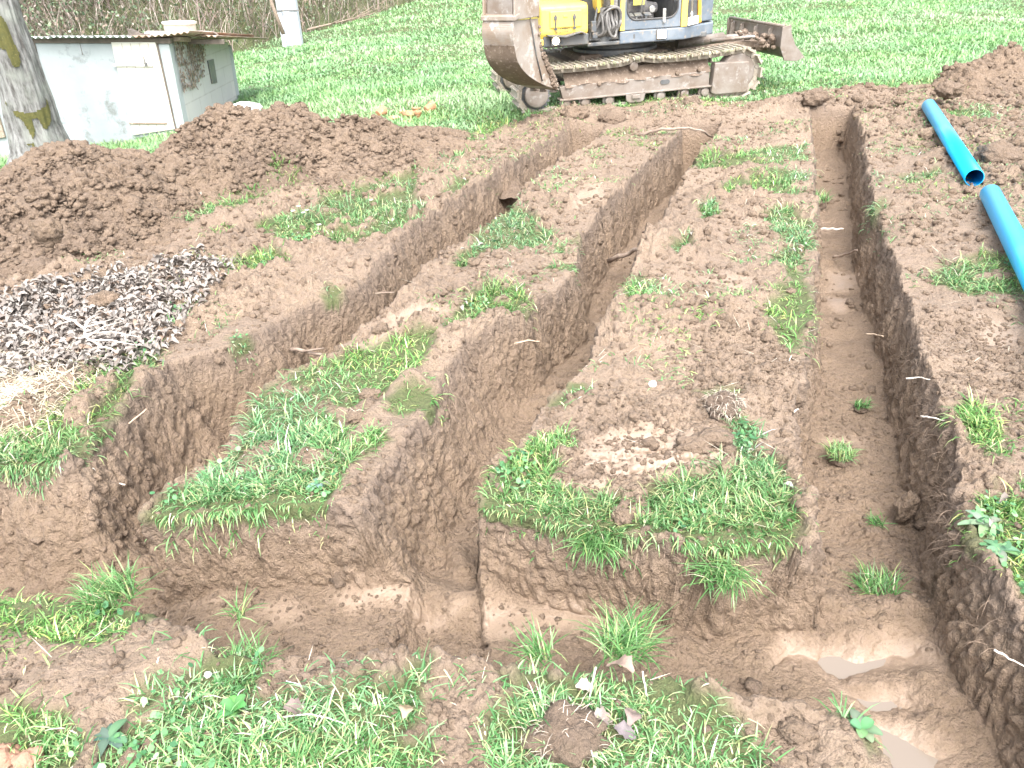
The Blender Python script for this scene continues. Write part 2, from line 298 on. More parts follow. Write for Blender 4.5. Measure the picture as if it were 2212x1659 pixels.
SOILZONE = GP([(-500, 620), (0, 600), (300, 520), (560, 440), (800, 330), (985, 285), (1060, 292), (1140, 258), (1230, 238), (1340, 235), (1480, 222), (1640, 218), (1700, 205), (1890, 192), (1985, 196), (2060, 165), (2140, 128), (2500, 90), (2800, 500), (2800, 1759), (-500, 1759)])
LITTER = GP([(-60, 700), (60, 660), (180, 650), (260, 630), (370, 620), (440, 580), (462, 600), (380, 650), (360, 690), (345, 735), (280, 760), (180, 790), (100, 800), (-60, 770)])
HAY = GP([(-60, 770), (100, 800), (170, 800), (150, 850), (80, 920), (-60, 950)])

def turf(x, y):                              # 0..1 how much turf grows here
    wx = x + .05 * n2(x * 9, y * 9, 21) + .03 * n2(x * 26, y * 26, 22); wy = y + .05 * n2(x * 9, y * 9, 23) + .03 * n2(x * 26, y * 26, 24)
    d = np.full(x.shape, 1.0)
    for P in TURF: d = np.minimum(d, sdpoly(wx, wy, P))
    g = sstep(.025, -.03, d); gap = n2(x * 5.5, y * 5.5, 25) + .6 * n2(x * 14, y * 14, 26); g = g * sstep(.36, .22, gap - .25 * sstep(1.75, 1.5, y))
    k = 1 - .0 * x
    zone = np.minimum(sdzone(wx, wy) , 1)
    field = sstep(-.12, .12, zone)
    return np.maximum(g, field)
def sdzone(x, y):
    P = np.array(SOILZONE); d = np.full(x.shape, 1e9); ins = np.zeros(x.shape, bool); n = len(P)
    for i in range(n):
        ax, ay = P[i]; bx, by = P[(i + 1) % n]; ex, ey = bx - ax, by - ay
        t = np.clip(((x - ax) * ex + (y - ay) * ey) / (ex * ex + ey * ey + 1e-12), 0, 1)
        d = np.minimum(d, (x - ax - t * ex) ** 2 + (y - ay - t * ey) ** 2)
        ins ^= ((ay > y) != (by > y)) & (x < ex * (y - ay) / (ey if abs(ey) > 1e-12 else 1e-12) + ax)
    d = np.sqrt(d); return np.where(ins, -d, d)
def ramp_(xt, xb, x): return np.clip((x - xt) / np.where(np.abs(xb - xt) < 1e-4, 1e-4, xb - xt), 0, 1)
def prof(r): return np.where(r < .05, r * .8, .04 + .96 * (1 - (1 - np.clip((r - .05) / .95, 0, 1)) ** 1.5))
def trench(x, y):                            # depth below the turf and how far into a wall
    wb = .035 * n2(y * 5, x * 5, 31) + .02 * n2(y * 17, x * 17, 32) + .012 * n2(y * 41, x * 41, 33)
    X = x + wb; Y = y + .03 * n2(x * 6, y * 6, 34) + .014 * n2(x * 23, y * 23, 35)
    def lng(l, lb, r, rb, yend, depth, y0=1.6):
        q = np.minimum(ramp_(l, lb, X), ramp_(r, rb, X)); e = np.clip((yend - Y) / .16, 0, 1) * (Y > y0); return prof(np.minimum(q, e)) * depth
    al, ar, bl, blb, br, cl, cr = (f(y) for f in (AL, AR, BL, BLb, BR, CLe, CR))
    blb = np.maximum(blb, bl + .07)
    dA = lng(al, al + np.interp(y, [3.6, 5.2], [.20, .11]), ar, ar - .05, 7.45, .42)
    dB = lng(bl, blb, br, br - .03, 7.35, .40)
    dC = lng(cl, cl + np.interp(y, [1.5, 1.8, 2.4, 3.2], [.05, .07, .07, .09]), cr, cr - .07, 7.55, np.interp(y, [1.8, 2.1], [.305, .35]), -5)
    fb, fn = FB(x), FN(x)
    q = np.minimum(ramp_(fb, fb - np.interp(x, [-1.5, -1.2], [.22, .05]), Y), ramp_(fn, fn + .08, Y)); q = np.minimum(q, ramp_(cr, cr - .06, X)) * (x > -3.6)
    dD = prof(q) * np.interp(x, [-1.3, -1.0], [.38, .30])
    return np.maximum(np.maximum(dA, dB), np.maximum(dC, dD))
THICK = [(-40, 13.0), (-16, 13.5), (-8.6, 15.5), (-6.2, 19.5), (-5.2, 22), (-4.2, 25.5), (-2.6, 31), (1.5, 40), (10, 60), (40, 90)]
def macro(x, y):
    z = -.30 * np.clip((-2.4 - x) / 3, 0, 1.6) * sstep(6.2, 9.2, y)
    yb = np.interp(x, [p[0] for p in THICK], [p[1] for p in THICK])
    z = z + np.clip(y - yb - .5, 0, 25) * .42
    return z + .10 * fbm2(x * .5, y * .5, 40, 2) * sstep(7.5, 11, y) + .025 * n2(x * 1.3, y * 1.3, 41)
def height(x, y, full=True):
    z0 = macro(x, y)
    d = trench(x, y); t = turf(x, y)
    for P, h, wd in RIDGES:
        k = (np.abs(x - P[0][0]) < 4) & (np.abs(y - P[0][1]) < 4)
        if k.any(): z0[k] += h * np.exp(-(dline(x[k], y[k], P) / wd) ** 2) * (1 + .9 * n2(x[k] * 7, y[k] * 7, 50))
    for P, h, wd in FLOOR_RIDGES:
        k = (np.abs(x - P[0][0]) < 3) & (np.abs(y - P[0][1]) < 2)
        if k.any(): z0[k] += np.clip(d[k] / .25, 0, 1) * h * np.exp(-(dline(x[k], y[k], P) / wd) ** 2) * (1 + .9 * n2(x[k] * 9, y[k] * 9, 57))
    top = 1 - np.clip(d / .08, 0, 1); near = (y < 9.5)
    wet = np.zeros(x.shape)
    for P in WET_FLOOR: wet = np.maximum(wet, sstep(.05, -.05, sdpoly(x + .05 * n2(x * 11, y * 11, 60), y + .05 * n2(x * 11, y * 11, 61), P)) * (d > .25))
    for P in SHEEN_TOP: wet = np.maximum(wet, .9 * sstep(.04, -.05, sdpoly(x + .08 * n2(x * 9, y * 9, 62), y + .08 * n2(x * 9, y * 9, 63), P)) * top)
    z = z0 - d
    z += .028 * n2(x * 3.1, y * 3.1, 42) * top + .030 * n2(x * 9, y * 9, 43) * (1 - t * .5) * near
    s = (1 - .75 * t) * near * (1 - .75 * np.clip(wet, 0, 1)); floor = d > .28
    c = .30 + 1.35 * sstep(.25, .8, n2(x * 2.2, y * 2.2, 44) + .5 + .3 * n2(x * 6, y * 6, 58))
    xw = x + .03 * n2(x * 21, y * 21, 51) + .012 * n2(x * 55, y * 55, 53); yw = y + .03 * n2(x * 21, y * 21, 52) + .012 * n2(x * 55, y * 55, 54)
    z += s * c * (.036 * worley(xw * 10, yw * 10, 45) * np.clip(n2(x * 5, y * 5, 49) * 6, 0, 1) + .024 * worley(xw * 26, yw * 26, 46) + .011 * worley(xw * 58, yw * 58, 47) + .016 * n2(x * 38, y * 38, 55) + .010 * n2(x * 90, y * 90, 56)) * np.where(floor, np.where((y < 2.0) & (x > -1.1), .32, .6), 1.0)
    for P in PUDDLES: z -= .034 * sstep(.035, -.06, sdpoly(x + .04 * n2(x * 14, y * 14, 64), y + .04 * n2(x * 14, y * 14, 65), P))
    # tooth marks of a track pressed across the front of the wide strip
    bar = np.sin((y - .1 * x) * 2 * math.pi / .105); k = sstep(.10, -.08, sdpoly(x, y, SHEEN_TOP[5])); z += .012 * k * np.clip(bar * 2, -1, 1)
    return z, d, t, wet
ys = [-2.5, -1.5, -.6, -.1, .2, .4]; y = .5
while y < 70:
    dy = .0036 * y if y < 9 else .011 * y
    if 1.50 < y < 2.36: dy = min(dy, .0024)
    if y < .85: dy = .02
    ys.append(y); y += max(dy, .003)
ys = np.array(ys); NC = 1250
xs_d = np.concatenate([np.linspace(-60, -9, 200), np.linspace(-9, 9, 3600)[1:-1], np.linspace(9, 60, 200)])
gx, gy = np.meshgrid(xs_d, ys[::4]); dtr = trench(gx, gy); Xr = []
for j in range(len(ys[::4])):
    yy = ys[::4][j]; rr = np.hypot(xs_d, max(yy, .9)); sl_ = np.abs(np.gradient(dtr[j], xs_d))
    rho = np.sqrt(1 + np.clip(sl_, 0, 8) ** 2) / rr; rho *= np.where(np.abs(xs_d) > .80 * yy + .5, .12, 1)
    ker = np.ones(15) / 15; rho[200:-200] = np.convolve(rho, ker, 'same')[200:-200]
    cum = np.concatenate([[0], np.cumsum((rho[1:] + rho[:-1]) / 2 * np.diff(xs_d))]); Xr.append(np.interp(np.linspace(0, cum[-1], NC), cum, xs_d))
Xr = np.array(Xr)
k5 = np.array([1, 2, 3, 2, 1]) / 9.; Xp = np.pad(Xr, ((2, 2), (0, 0)), 'edge'); Xr = sum(k5[i] * Xp[i:i + len(Xr)] for i in range(5))
idx = np.interp(np.arange(len(ys)), np.arange(len(ys))[::4], np.arange(len(Xr))); i0 = np.clip(np.floor(idx).astype(int), 0, len(Xr) - 2); fr = (idx - i0)[:, None]
GX = Xr[i0] * (1 - fr) + Xr[i0 + 1] * fr; GY = np.repeat(ys[:, None], NC, 1)
GZ, GD, GT, GW = height(GX, GY)
def grid_normals(X, Y, Z):
    P = np.stack([X, Y, Z], -1); a = np.gradient(P, axis=1); b = np.gradient(P, axis=0); n = np.cross(a, b); return n / (np.linalg.norm(n, axis=-1, keepdims=True) + 1e-12)
nrm = grid_normals(GX, GY, GZ)
for _ in range(3):
    nrm[1:-1] = (nrm[:-2] + 2 * nrm[1:-1] + nrm[2:]) / 4; nrm[:, 1:-1] = (nrm[:, :-2] + 2 * nrm[:, 1:-1] + nrm[:, 2:]) / 4
wall = np.clip(1.25 - nrm[..., 2] * 1.3, 0, 1) * (GY < 9)
kk = (GY < 9) & (np.abs(GX) < 7)
disp = np.zeros(GX.shape)
x_, y_, z_ = GX[kk], GY[kk], GZ[kk]; wl = wall[kk]
d3 = .040 * n3(x_ * 5, y_ * 5, z_ * 4, 70) + .030 * n3(x_ * 14, y_ * 14, z_ * 9, 71) + .040 * np.abs(n3(x_ * 34, y_ * 34, z_ * 28, 72)) * 2 + .026 * n3(x_ * 80, y_ * 80, z_ * 60, 73)
# clean shaved cuts and slots left in the walls
disp[kk] = d3 * wl * .62
GXd = GX + nrm[..., 0] * disp; GYd = GY + nrm[..., 1] * disp; GZd = GZ + nrm[..., 2] * disp
nr = len(ys); I = np.arange(nr * NC).reshape(nr, NC)
quads = np.stack([I[:-1, :-1], I[:-1, 1:], I[1:, 1:], I[1:, :-1]], -1).reshape(-1, 4)
top_ = np.clip(1 - (GD - .03) / .10, 0, 1) * np.clip(GD / .02, 0, 1) * .9 + .25 * (GD < .02) * (n2(GX * 1.7, GY * 1.7, 80) > 0)
ground = np_mesh('ground', np.stack([GXd, GYd, GZd], -1).reshape(-1, 3), [quads], SOIL, {'turf': (GT * (GD < .05)).ravel(), 'wet': GW.ravel(), 'topsoil': top_.ravel(), 'depth_tone': np.clip(GD / .22, 0, 1).ravel()}, smooth=True)
kind(ground, 'structure')
def gz(x, y):
    x = np.atleast_1d(np.asarray(x, float)); y = np.atleast_1d(np.asarray(y, float)); return height(x, y)[0]
def gz1(x, y): return float(gz(x, y)[0])

# ------------------------------------------------------------------ standing muddy water
M_WATER, t, p = mat('muddy water'); p.inputs['Base Color'].default_value = (.20, .165, .135, 1); p.inputs['Roughness'].default_value = .06; p.inputs['Specular IOR Level'].default_value = .5
for i, P in enumerate(PUDDLES):
    P = np.array(P); c = P.mean(0); pts = c + (P - c) * 1.35
    b = MB(); b.prism([tuple(q) for q in pts], 'z', -.36, -.3215); kind(b.build('water', M_WATER), 'structure')

# ------------------------------------------------------------------ spoil heaps (each its own mesh, sunk into the ground)
HEAPTOPS = []
def heap(name, label, x0, x1, y0, y1, step, ridge, seed, noise_amp=1.0):
    """ridge: list of polylines of (x, y, z, front_slope, back_slope)"""
    nx = int((x1 - x0) / step); ny = int((y1 - y0) / step)
    X, Y = np.meshgrid(np.linspace(x0, x1, nx), np.linspace(y0, y1, ny))
    def hf(X, Y, fine=True):
        Xw = X + .10 * n2(X * 3, Y * 3, seed) + .05 * n2(X * 8, Y * 8, seed + 1); Yw = Y + .10 * n2(X * 3, Y * 3, seed + 2) + .05 * n2(X * 8, Y * 8, seed + 3)
        h = np.full(X.shape, -1.0)
        for pl in ridge:
            for a, b in zip(pl[:-1], pl[1:]):
                ex, ey = b[0] - a[0], b[1] - a[1]; t = np.clip(((Xw - a[0]) * ex + (Yw - a[1]) * ey) / (ex * ex + ey * ey + 1e-9), 0, 1)
                px, py = a[0] + t * ex, a[1] + t * ey; d = np.hypot(Xw - px, Yw - py); zt = a[2] + t * (b[2] - a[2])
                fr_ = a[3] + t * (b[3] - a[3]); bk = a[4] + t * (b[4] - a[4])
                k = np.clip((py - Yw) / (d + 1e-6), -1, 1); s = np.where(k > 0, fr_, bk) * np.abs(k) + (1 - np.abs(k)) * .5 * (fr_ + bk)
                h = np.maximum(h, zt - s * (np.sqrt(d * d + .015) - .12))
        z = h + macro(X, Y) * .9
        amp = noise_amp * sstep(-.12, .10, h) * (.45 + 1.0 * sstep(-.15, .25, n2(X * 1.5, Y * 1.5, seed + 25) + .4 * n2(X * 4, Y * 4, seed + 26)))
        if fine:
            xw = X + .06 * n2(X * 9, Y * 9, seed + 20) + .025 * n2(X * 24, Y * 24, seed + 21); yw = Y + .06 * n2(X * 9, Y * 9, seed + 22) + .025 * n2(X * 24, Y * 24, seed + 23)
            z += amp * (.09 * n2(X * 2.6, Y * 2.6, seed + 5) + .10 * worley(xw * 4.2, yw * 5, seed + 6) * np.clip(n2(X * 1.7, Y * 1.7, seed + 9) * 5, 0, 1) + .045 * worley(xw * 10, yw * 11, seed + 12) + .030 * worley(xw * 22, yw * 22, seed + 15) + .03 * n2(X * 15, Y * 15, seed + 17) + .02 * n2(X * 40, Y * 40, seed + 18))
        return z
    Z = hf(X, Y); nrm = grid_normals(X, Y, Z)
    d = .06 * n3(X * 7, Y * 7, Z * 7, seed + 30) + .05 * n3(X * 19, Y * 19, Z * 19, seed + 31) + .030 * n3(X * 45, Y * 45, Z * 45, seed + 32)
    V = np.stack([X, Y, Z], -1) + nrm * d[..., None] * noise_amp
    I = np.arange(nx * ny).reshape(ny, nx); q = np.stack([I[:-1, :-1], I[:-1, 1:], I[1:, 1:], I[1:, :-1]], -1).reshape(-1, 4)
    g = height_low(X, Y); keep = (Z > g - .10).ravel(); q = q[keep[q].any(1)]
    o = np_mesh(name, V.reshape(-1, 3), [q], HEAPSOIL, {'topsoil': (.5 * (n2(X * 1.2, Y * 1.2, seed + 40) > .15)).ravel()}, smooth=True)
    tag(o, label, 'soil heap'); HEAPTOPS.append((x0, x1, y0, y1, hf)); return o
def height_low(x, y): return macro(x, y) - trench(x, y)
def rp(px, py, Y, fs=.33, bs=.6): v = at(px, py, Y); return (v.x, v.y, v.z - .06, fs, bs)
heap('soil_heap', 'long two peaked heap of freshly dug brown soil in front of the shed', -4.6, -.2, 3.4, 8.4, .0105,
     [[rp(-60, 560, 4.4, .24, .5), rp(30, 440, 4.9, .27, .6), rp(78, 345, 5.4, .36, .75), rp(115, 300, 5.5, .38, .8), rp(200, 312, 5.9, .33, .7), rp(300, 338, 6.2, .24, .6), rp(385, 330, 6.3, .24, .6),
       rp(440, 275, 6.5, .33, .65), rp(500, 250, 6.7, .38, .7), rp(600, 248, 6.8, .4, .7), rp(680, 275, 6.9, .38, .6), rp(750, 320, 7.0, .3, .5)]], 100)
heap('soil_heap', 'low lumpy heap of dug soil just in front of the terracotta pots', -1.75, .15, 5.7, 8.4, .012,
     [[rp(765, 272, 6.9, .2, .45), rp(790, 258, 6.95, .2, .5), rp(830, 264, 7.0, .17, .45), rp(900, 266, 7.1, .16, .45), rp(950, 276, 7.15, .16, .45), rp(995, 292, 7.2, .16, .4)], [rp(760, 350, 6.3, .12, .2), rp(840, 335, 6.5, .12, .2)]], 200, .8)
heap('soil_heap', 'heap of broken soil and turf beside the far blue pipe at the picture edge', 3.6, 7.2, 5.6, 9.4, .013,
     [[rp(2000, 215, 8.3, .3, .6), rp(2050, 195, 8.3, .3, .6), rp(2110, 140, 8.4, .36, .6), rp(2150, 128, 8.5, .36, .6), rp(2230, 115, 8.5, .36, .6), rp(2330, 120, 8.3, .36, .6)], [rp(2140, 250, 7.2, .22, .3), rp(2230, 270, 6.9, .2, .3)], [rp(2180, 330, 6.4, .2, .3), rp(2260, 350, 6.3, .2, .3)]], 300, .9)
def surf(x, y):
    """height of the visible surface at scattered points: ground or heap"""
    z = gz(x, y)
    for x0, x1, y0, y1, hf in HEAPTOPS:
        k = (x > x0) & (x < x1) & (y > y0) & (y < y1)
        if k.any(): z[k] = np.maximum(z[k], hf(x[k], y[k]))
    return z
def heaped(x, y):
    r = np.zeros(len(x), bool)
    for x0, x1, y0, y1, hf in HEAPTOPS:
        k = (x > x0) & (x < x1) & (y > y0) & (y < y1)
        if k.any(): r[k] = hf(x[k], y[k], False) > macro(x[k], y[k]) + .015
    return r

# ------------------------------------------------------------------ grass
def blades(P, az, L, W, lean, droop, col, tip=None):
    """P base points, az heading, lean 0..1 start tilt, droop how much the tip falls; 7 vertices a blade"""
    n = len(P); dx, dy = np.cos(az), np.sin(az); px, py = -dy, dx; V = np.zeros((n, 7, 3), np.float32)
    ang = np.pi / 2 - lean; c = P.copy(); pos = [c]
    for s in range(3):
        a = ang - droop * (s + .3) / 2.0; st = (L / 3)[:, None] * np.stack([np.cos(a) * dx, np.cos(a) * dy, np.sin(a)], 1); c = c + st; pos.append(c)
    for i, wd in enumerate((.85, 1.0, .7)):
        o = np.stack([px, py, np.zeros(n)], 1) * (W * wd / 2)[:, None]; V[:, 2 * i] = pos[i] - o; V[:, 2 * i + 1] = pos[i] + o
    V[:, 6] = pos[3]; b = (np.arange(n) * 7)[:, None]
    q = np.concatenate([b + np.array([[0, 1, 3, 2]]), b + np.array([[2, 3, 5, 4]])]); t = b + np.array([[4, 5, 6]])
    tip = col if tip is None else tip
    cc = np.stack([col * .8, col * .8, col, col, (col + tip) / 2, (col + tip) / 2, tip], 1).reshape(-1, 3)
    return V.reshape(-1, 3), q, t, cc
PAL = np.array([(.055, .155, .040), (.100, .235, .068), (.165, .325, .118), (.265, .42, .175), (.37, .44, .17), (.50, .47, .25), (.62, .57, .42)])
def gcol(n, x, y, w=(.20, .30, .24, .13, .06, .04, .03), seed=0):
    i = RNG.choice(7, n, p=np.array(w) / sum(w)); c = PAL[i] * (1 + .35 * (RNG.random((n, 1)) - .5))
    v = n2(x * 1.1, y * 1.1, 90)[:, None]; c = c * (1 + .4 * v); c[:, 2] *= 1 + .9 * np.clip(n2(x * 2.3, y * 2.3, 91), -.3, .5) ; return c
def add_grass(name, label_kind, x, y, L, W, lean, droop, col, az=None, tip=None, mat_=GRASS, z=None, sink=.006):
    n = len(x); z = surf(x, y) if z is None else z
    az = RNG.random(n) * 6.283 if az is None else az
    V, q, t, cc = blades(np.stack([x, y, z - sink], 1), az, L, W, lean, droop, col, tip)
    return kind(np_mesh(name, V, [q, t], mat_, {'Col': cc}), label_kind)
def sample(n, x0, x1, y0, y1): return x0 + (x1 - x0) * RNG.random(n), y0 + (y1 - y0) * RNG.random(n)
def in_view(x, y, pad=.35): return (np.abs(x - .015 * y) < .74 * y + pad)
# near turf patches: clumped tufts of blades
nx_ = []; ny_ = []; nl = []; naz = []; nd = []
def patch_grass(n_t, y0, y1, per, Lm, x0, x1, spread, thresh=.25):
    x, y = sample(n_t, x0, x1, y0, y1); k = in_view(x, y); x, y = x[k], y[k]
    t = turf(x, y); d = trench(x, y); k = (t > thresh + RNG.random(len(x)) * .5) & (d < .10); x, y = x[k], y[k]
    k = ~heaped(x, y); x, y = x[k], y[k]
    n = len(x); idx = np.repeat(np.arange(n), per); m_ = len(idx); ta = RNG.random(n) * 6.283; tl = Lm * (.45 + .95 * RNG.random(n) ** 1.5) * (1 + .9 * np.clip(n2(x * 3.2, y * 3.2, 93), -.4, .5))
    bx = x[idx] + spread * RNG.standard_normal(m_); by = y[idx] + spread * RNG.standard_normal(m_)
    az = np.where(RNG.random(m_) < .6, ta[idx] + .8 * RNG.standard_normal(m_), RNG.random(m_) * 6.283)
    # blades by an edge hang towards the drop
    e = .05; gx_ = trench(bx + e, by) - trench(bx - e, by); gy_ = trench(bx, by + e) - trench(bx, by - e); gm = np.hypot(gx_, gy_); ed = gm > .05
    az = np.where(ed, np.arctan2(gy_, gx_) + .7 * RNG.standard_normal(m_), az)
    k = trench(bx, by) < .14
    nx_.append(bx[k]); ny_.append(by[k]); nl.append((tl[idx] * (.6 + .7 * RNG.random(m_)))[k]); naz.append(az[k]); nd.append((ed * .9)[k])
patch_grass(16000, .8, 2.4, 11, .052, -2.2, 2.2, .012)
patch_grass(19000, 2.4, 5.2, 7, .060, -4.2, 4.0, .018)
patch_grass(22000, 5.2, 9.4, 6, .062, -7, 7, .025)
# thin stray blades on bare soil
x, y = sample(46000, -6, 6, .9, 9.2); k = in_view(x, y) & (n2(x * 2.7, y * 2.7, 95) + .5 * n2(x * 9, y * 9, 96) > .15 - .14 * sstep(3.6, 5.5, y) * (x > -.3)) & (trench(x, y) < .03); x, y = x[k], y[k]; k = ~heaped(x, y); x, y = x[k], y[k]
i = np.repeat(np.arange(len(x)), 4); bx = x[i] + .012 * RNG.standard_normal(len(i)); by = y[i] + .012 * RNG.standard_normal(len(i))
nx_.append(bx); ny_.append(by); nl.append(.022 + .045 * RNG.random(len(i))); naz.append(RNG.random(len(i)) * 6.283); nd.append(np.zeros(len(i)) + .4)
bx, by, L, az, ex = map(np.concatenate, (nx_, ny_, nl, naz, nd)); n = len(bx); print('near blades', n)
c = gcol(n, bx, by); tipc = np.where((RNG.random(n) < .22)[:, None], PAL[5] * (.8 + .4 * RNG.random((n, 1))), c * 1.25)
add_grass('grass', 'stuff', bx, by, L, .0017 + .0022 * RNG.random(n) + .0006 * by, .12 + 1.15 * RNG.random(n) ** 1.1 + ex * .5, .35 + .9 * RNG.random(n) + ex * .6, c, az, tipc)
# the meadow behind
fx = []; fy = []
for y0, y1, n in ((6.0, 9, 60000), (9, 13, 110000), (13, 19, 75000), (19, 34, 70000)):
    x, y = sample(n, -1.0, 1.0, y0, y1); x = x * (.80 * y + .6) + .015 * y; fx.append(x); fy.append(y)
x, y = np.concatenate(fx), np.concatenate(fy); zn = sdzone(x + .1 * n2(x * 6, y * 6, 97), y + .1 * n2(x * 6, y * 6, 98)); yb = np.interp(x, [p_[0] for p_ in THICK], [p_[1] for p_ in THICK])
k = (zn > RNG.random(len(x)) * .12) & (y < yb + .4); x, y = x[k], y[k]; k = ~heaped(x, y); x, y = x[k], y[k]; n = len(x); print('meadow', n)
tall = np.clip(n2(x * .9, y * .9, 99) + .6 * n2(x * 2.7, y * 2.7, 100), -.5, .8); pale = sstep(.05, .45, n2(x * .35, y * 1.1, 101) + .35 * n2(x * 1.7, y * 1.7, 102))[:, None]
c = gcol(n, x, y, (.03, .24, .46, .22, .04, .01, .0)); c = c * (1 - .6 * pale) + pale * .6 * np.array([.52, .60, .40])
c = c * .5 + .5 * np.array([.27, .45, .22]) * (.85 + .3 * RNG.random((n, 1))); L = (.055 + .05 * RNG.random(n)) * (1 + .8 * tall) * (1 + .012 * y); ZM = macro(x, y) + .028 * n2(x * 3.1, y * 3.1, 42)
add_grass('meadow_grass', 'stuff', x, y, L, (.004 + .0012 * y) * (.7 + .6 * RNG.random(n)), .15 + .7 * RNG.random(n), .3 + .8 * RNG.random(n), c, None, c * 1.08, z=ZM, sink=.012)
# low broad leaves (clover and weeds) in the near turf: small round leaf faces
x, y = sample(40000, -3, 3, .85, 4.6); k = in_view(x, y) & (turf(x, y) > .5) & (trench(x, y) < .05) & (n2(x * 2.4, y * 2.4, 105) + .5 * n2(x * 8, y * 8, 106) > .20); x, y = x[k], y[k]; n = len(x); print('clover', n)
def leaf_faces(x, y, z, r, tilt, az, col, asp=1.0):
    n = len(x); a = np.arange(6) / 6 * 2 * np.pi; V = np.zeros((n, 6, 3)); ca, sa = np.cos(az), np.sin(az)
    u = np.cos(a)[None] * r[:, None] * asp; v = np.sin(a)[None] * r[:, None]; zz = u * np.sin(tilt)[:, None]; u = u * np.cos(tilt)[:, None]
    V[..., 0] = x[:, None] + u * ca[:, None] - v * sa[:, None]; V[..., 1] = y[:, None] + u * sa[:, None] + v * ca[:, None]; V[..., 2] = z[:, None] + zz - .12 * np.abs(v)
    return V.reshape(-1, 3), np.arange(n * 6).reshape(n, 6), np.repeat(col, 6, 0)
cc = PAL[RNG.choice(4, n, p=(.3, .4, .2, .1))] * (.8 + .5 * RNG.random((n, 1))) + np.array([0, .01, .03])
V, f, cv = leaf_faces(x, y, surf(x, y) + .012 + .03 * RNG.random(n), .004 + .005 * RNG.random(n), .7 * RNG.standard_normal(n), RNG.random(n) * 6.283, cc, 1.25)
kind(np_mesh('clover', V, [f], LEAFY, {'Col': cv}), 'stuff')
# root hairs hanging from the cut edges
x, y = sample(160000, -2.2, 2.0, 1.3, 5.5); d = trench(x, y); k = (d > .015) & (d < .15) & in_view(x, y); x, y = x[k][:4200], y[k][:4200]
k = n2(x * 4, y * 4, 107) > -.05; x, y = x[k], y[k]
e = .03; gx_ = trench(x + e, y) - trench(x - e, y); gy_ = trench(x, y + e) - trench(x, y - e); n = len(x); az = np.arctan2(gy_, gx_) + 1.1 * RNG.standard_normal(n)
rc = np.array([.20, .145, .105]) * (.6 + .9 * RNG.random((n, 1)))
V, q, t, cc = blades(np.stack([x + .02 * np.cos(az), y + .02 * np.sin(az), gz(x, y) + .004], 1), az, .03 + .07 * RNG.random(n), .0007 + .0009 * RNG.random(n), 1.0 + .5 * RNG.random(n), .8 + .9 * RNG.random(n), rc)
kind(np_mesh('roots', V, [q, t], TWIG, {'Col': cc}), 'stuff')

# ------------------------------------------------------------------ crumbs of soil
def ico(sub):
    bm = bmesh.new(); bmesh.ops.create_icosphere(bm, subdivisions=sub, radius=1); v = np.array([p.co[:] for p in bm.verts]); f = np.array([[a.index for a in q.verts] for q in bm.faces]); bm.free(); return v, f
I1, I2, I3 = ico(1), ico(2), ico(4)
def crumbs(name, x, y, r, base, z=None, sq=.75):
    v, f = base; n = len(x); z = surf(x, y) if z is None else z
    jit = 1 + .75 * (RNG.random((n, len(v), 1)) - .5); s = np.stack([1 + .4 * (RNG.random(n) - .5), 1 + .4 * (RNG.random(n) - .5), sq + .3 * (RNG.random(n) - .5)], 1)[:, None]
    a = RNG.random(n) * 6.283; P = v[None] * jit * s * r[:, None, None]
    X = P[..., 0] * np.cos(a)[:, None] - P[..., 1] * np.sin(a)[:, None]; Y = P[..., 0] * np.sin(a)[:, None] + P[..., 1] * np.cos(a)[:, None]
    V = np.stack([X + x[:, None], Y + y[:, None], P[..., 2] + (z + r * .12)[:, None]], -1).reshape(-1, 3)
    F_ = (np.arange(n)[:, None, None] * len(v) + f[None]).reshape(-1, 3)
    return kind(np_mesh(name, V, [F_], HEAPSOIL, {'topsoil': np.repeat((RNG.random(n) < .15) * .35, len(v))}, smooth=True), 'stuff')
def crumb_sites(n, x0, x1, y0, y1, floor=.35):
    x, y = sample(n, x0, x1, y0, y1); k = in_view(x, y); x, y = x[k], y[k]; t = turf(x, y); d = trench(x, y)
    den = np.clip(.55 + 1.3 * n2(x * 2.2, y * 2.2, 110) + .5 * n2(x * 7, y * 7, 111), .05, 1) * np.where(t > .4, .10, 1) * np.where(d > .2, floor, 1)
    k = RNG.random(len(x)) < den; return x[k], y[k]
x, y = crumb_sites(48000, -2.6, 2.4, .85, 3.0); crumbs('soil_crumbs', x, y, .0035 + .009 * RNG.random(len(x)) ** 2.5, I1)
x, y = crumb_sites(34000, -5, 4.8, 3.0, 8.8); crumbs('soil_crumbs', x, y, .006 + .018 * RNG.random(len(x)) ** 3, I1)
x, y = crumb_sites(2600, -3.6, 3.6, .9, 6); crumbs('soil_crumbs', x, y, .013 + .016 * RNG.random(len(x)) ** 2, I2)
x, y = sample(34000, -4.4, -.3, 3.5, 7.4); k = heaped(x, y) & in_view(x, y); x, y = x[k], y[k]; crumbs('soil_crumbs', x, y, .006 + .026 * RNG.random(len(x)) ** 5, I2)
x, y = sample(5000, 3.2, 6.5, 4.0, 8.8); k = in_view(x, y) & (turf(x, y) < .4); x, y = x[k], y[k]; crumbs('soil_crumbs', x, y, .008 + .04 * RNG.random(len(x)) ** 5, I2)

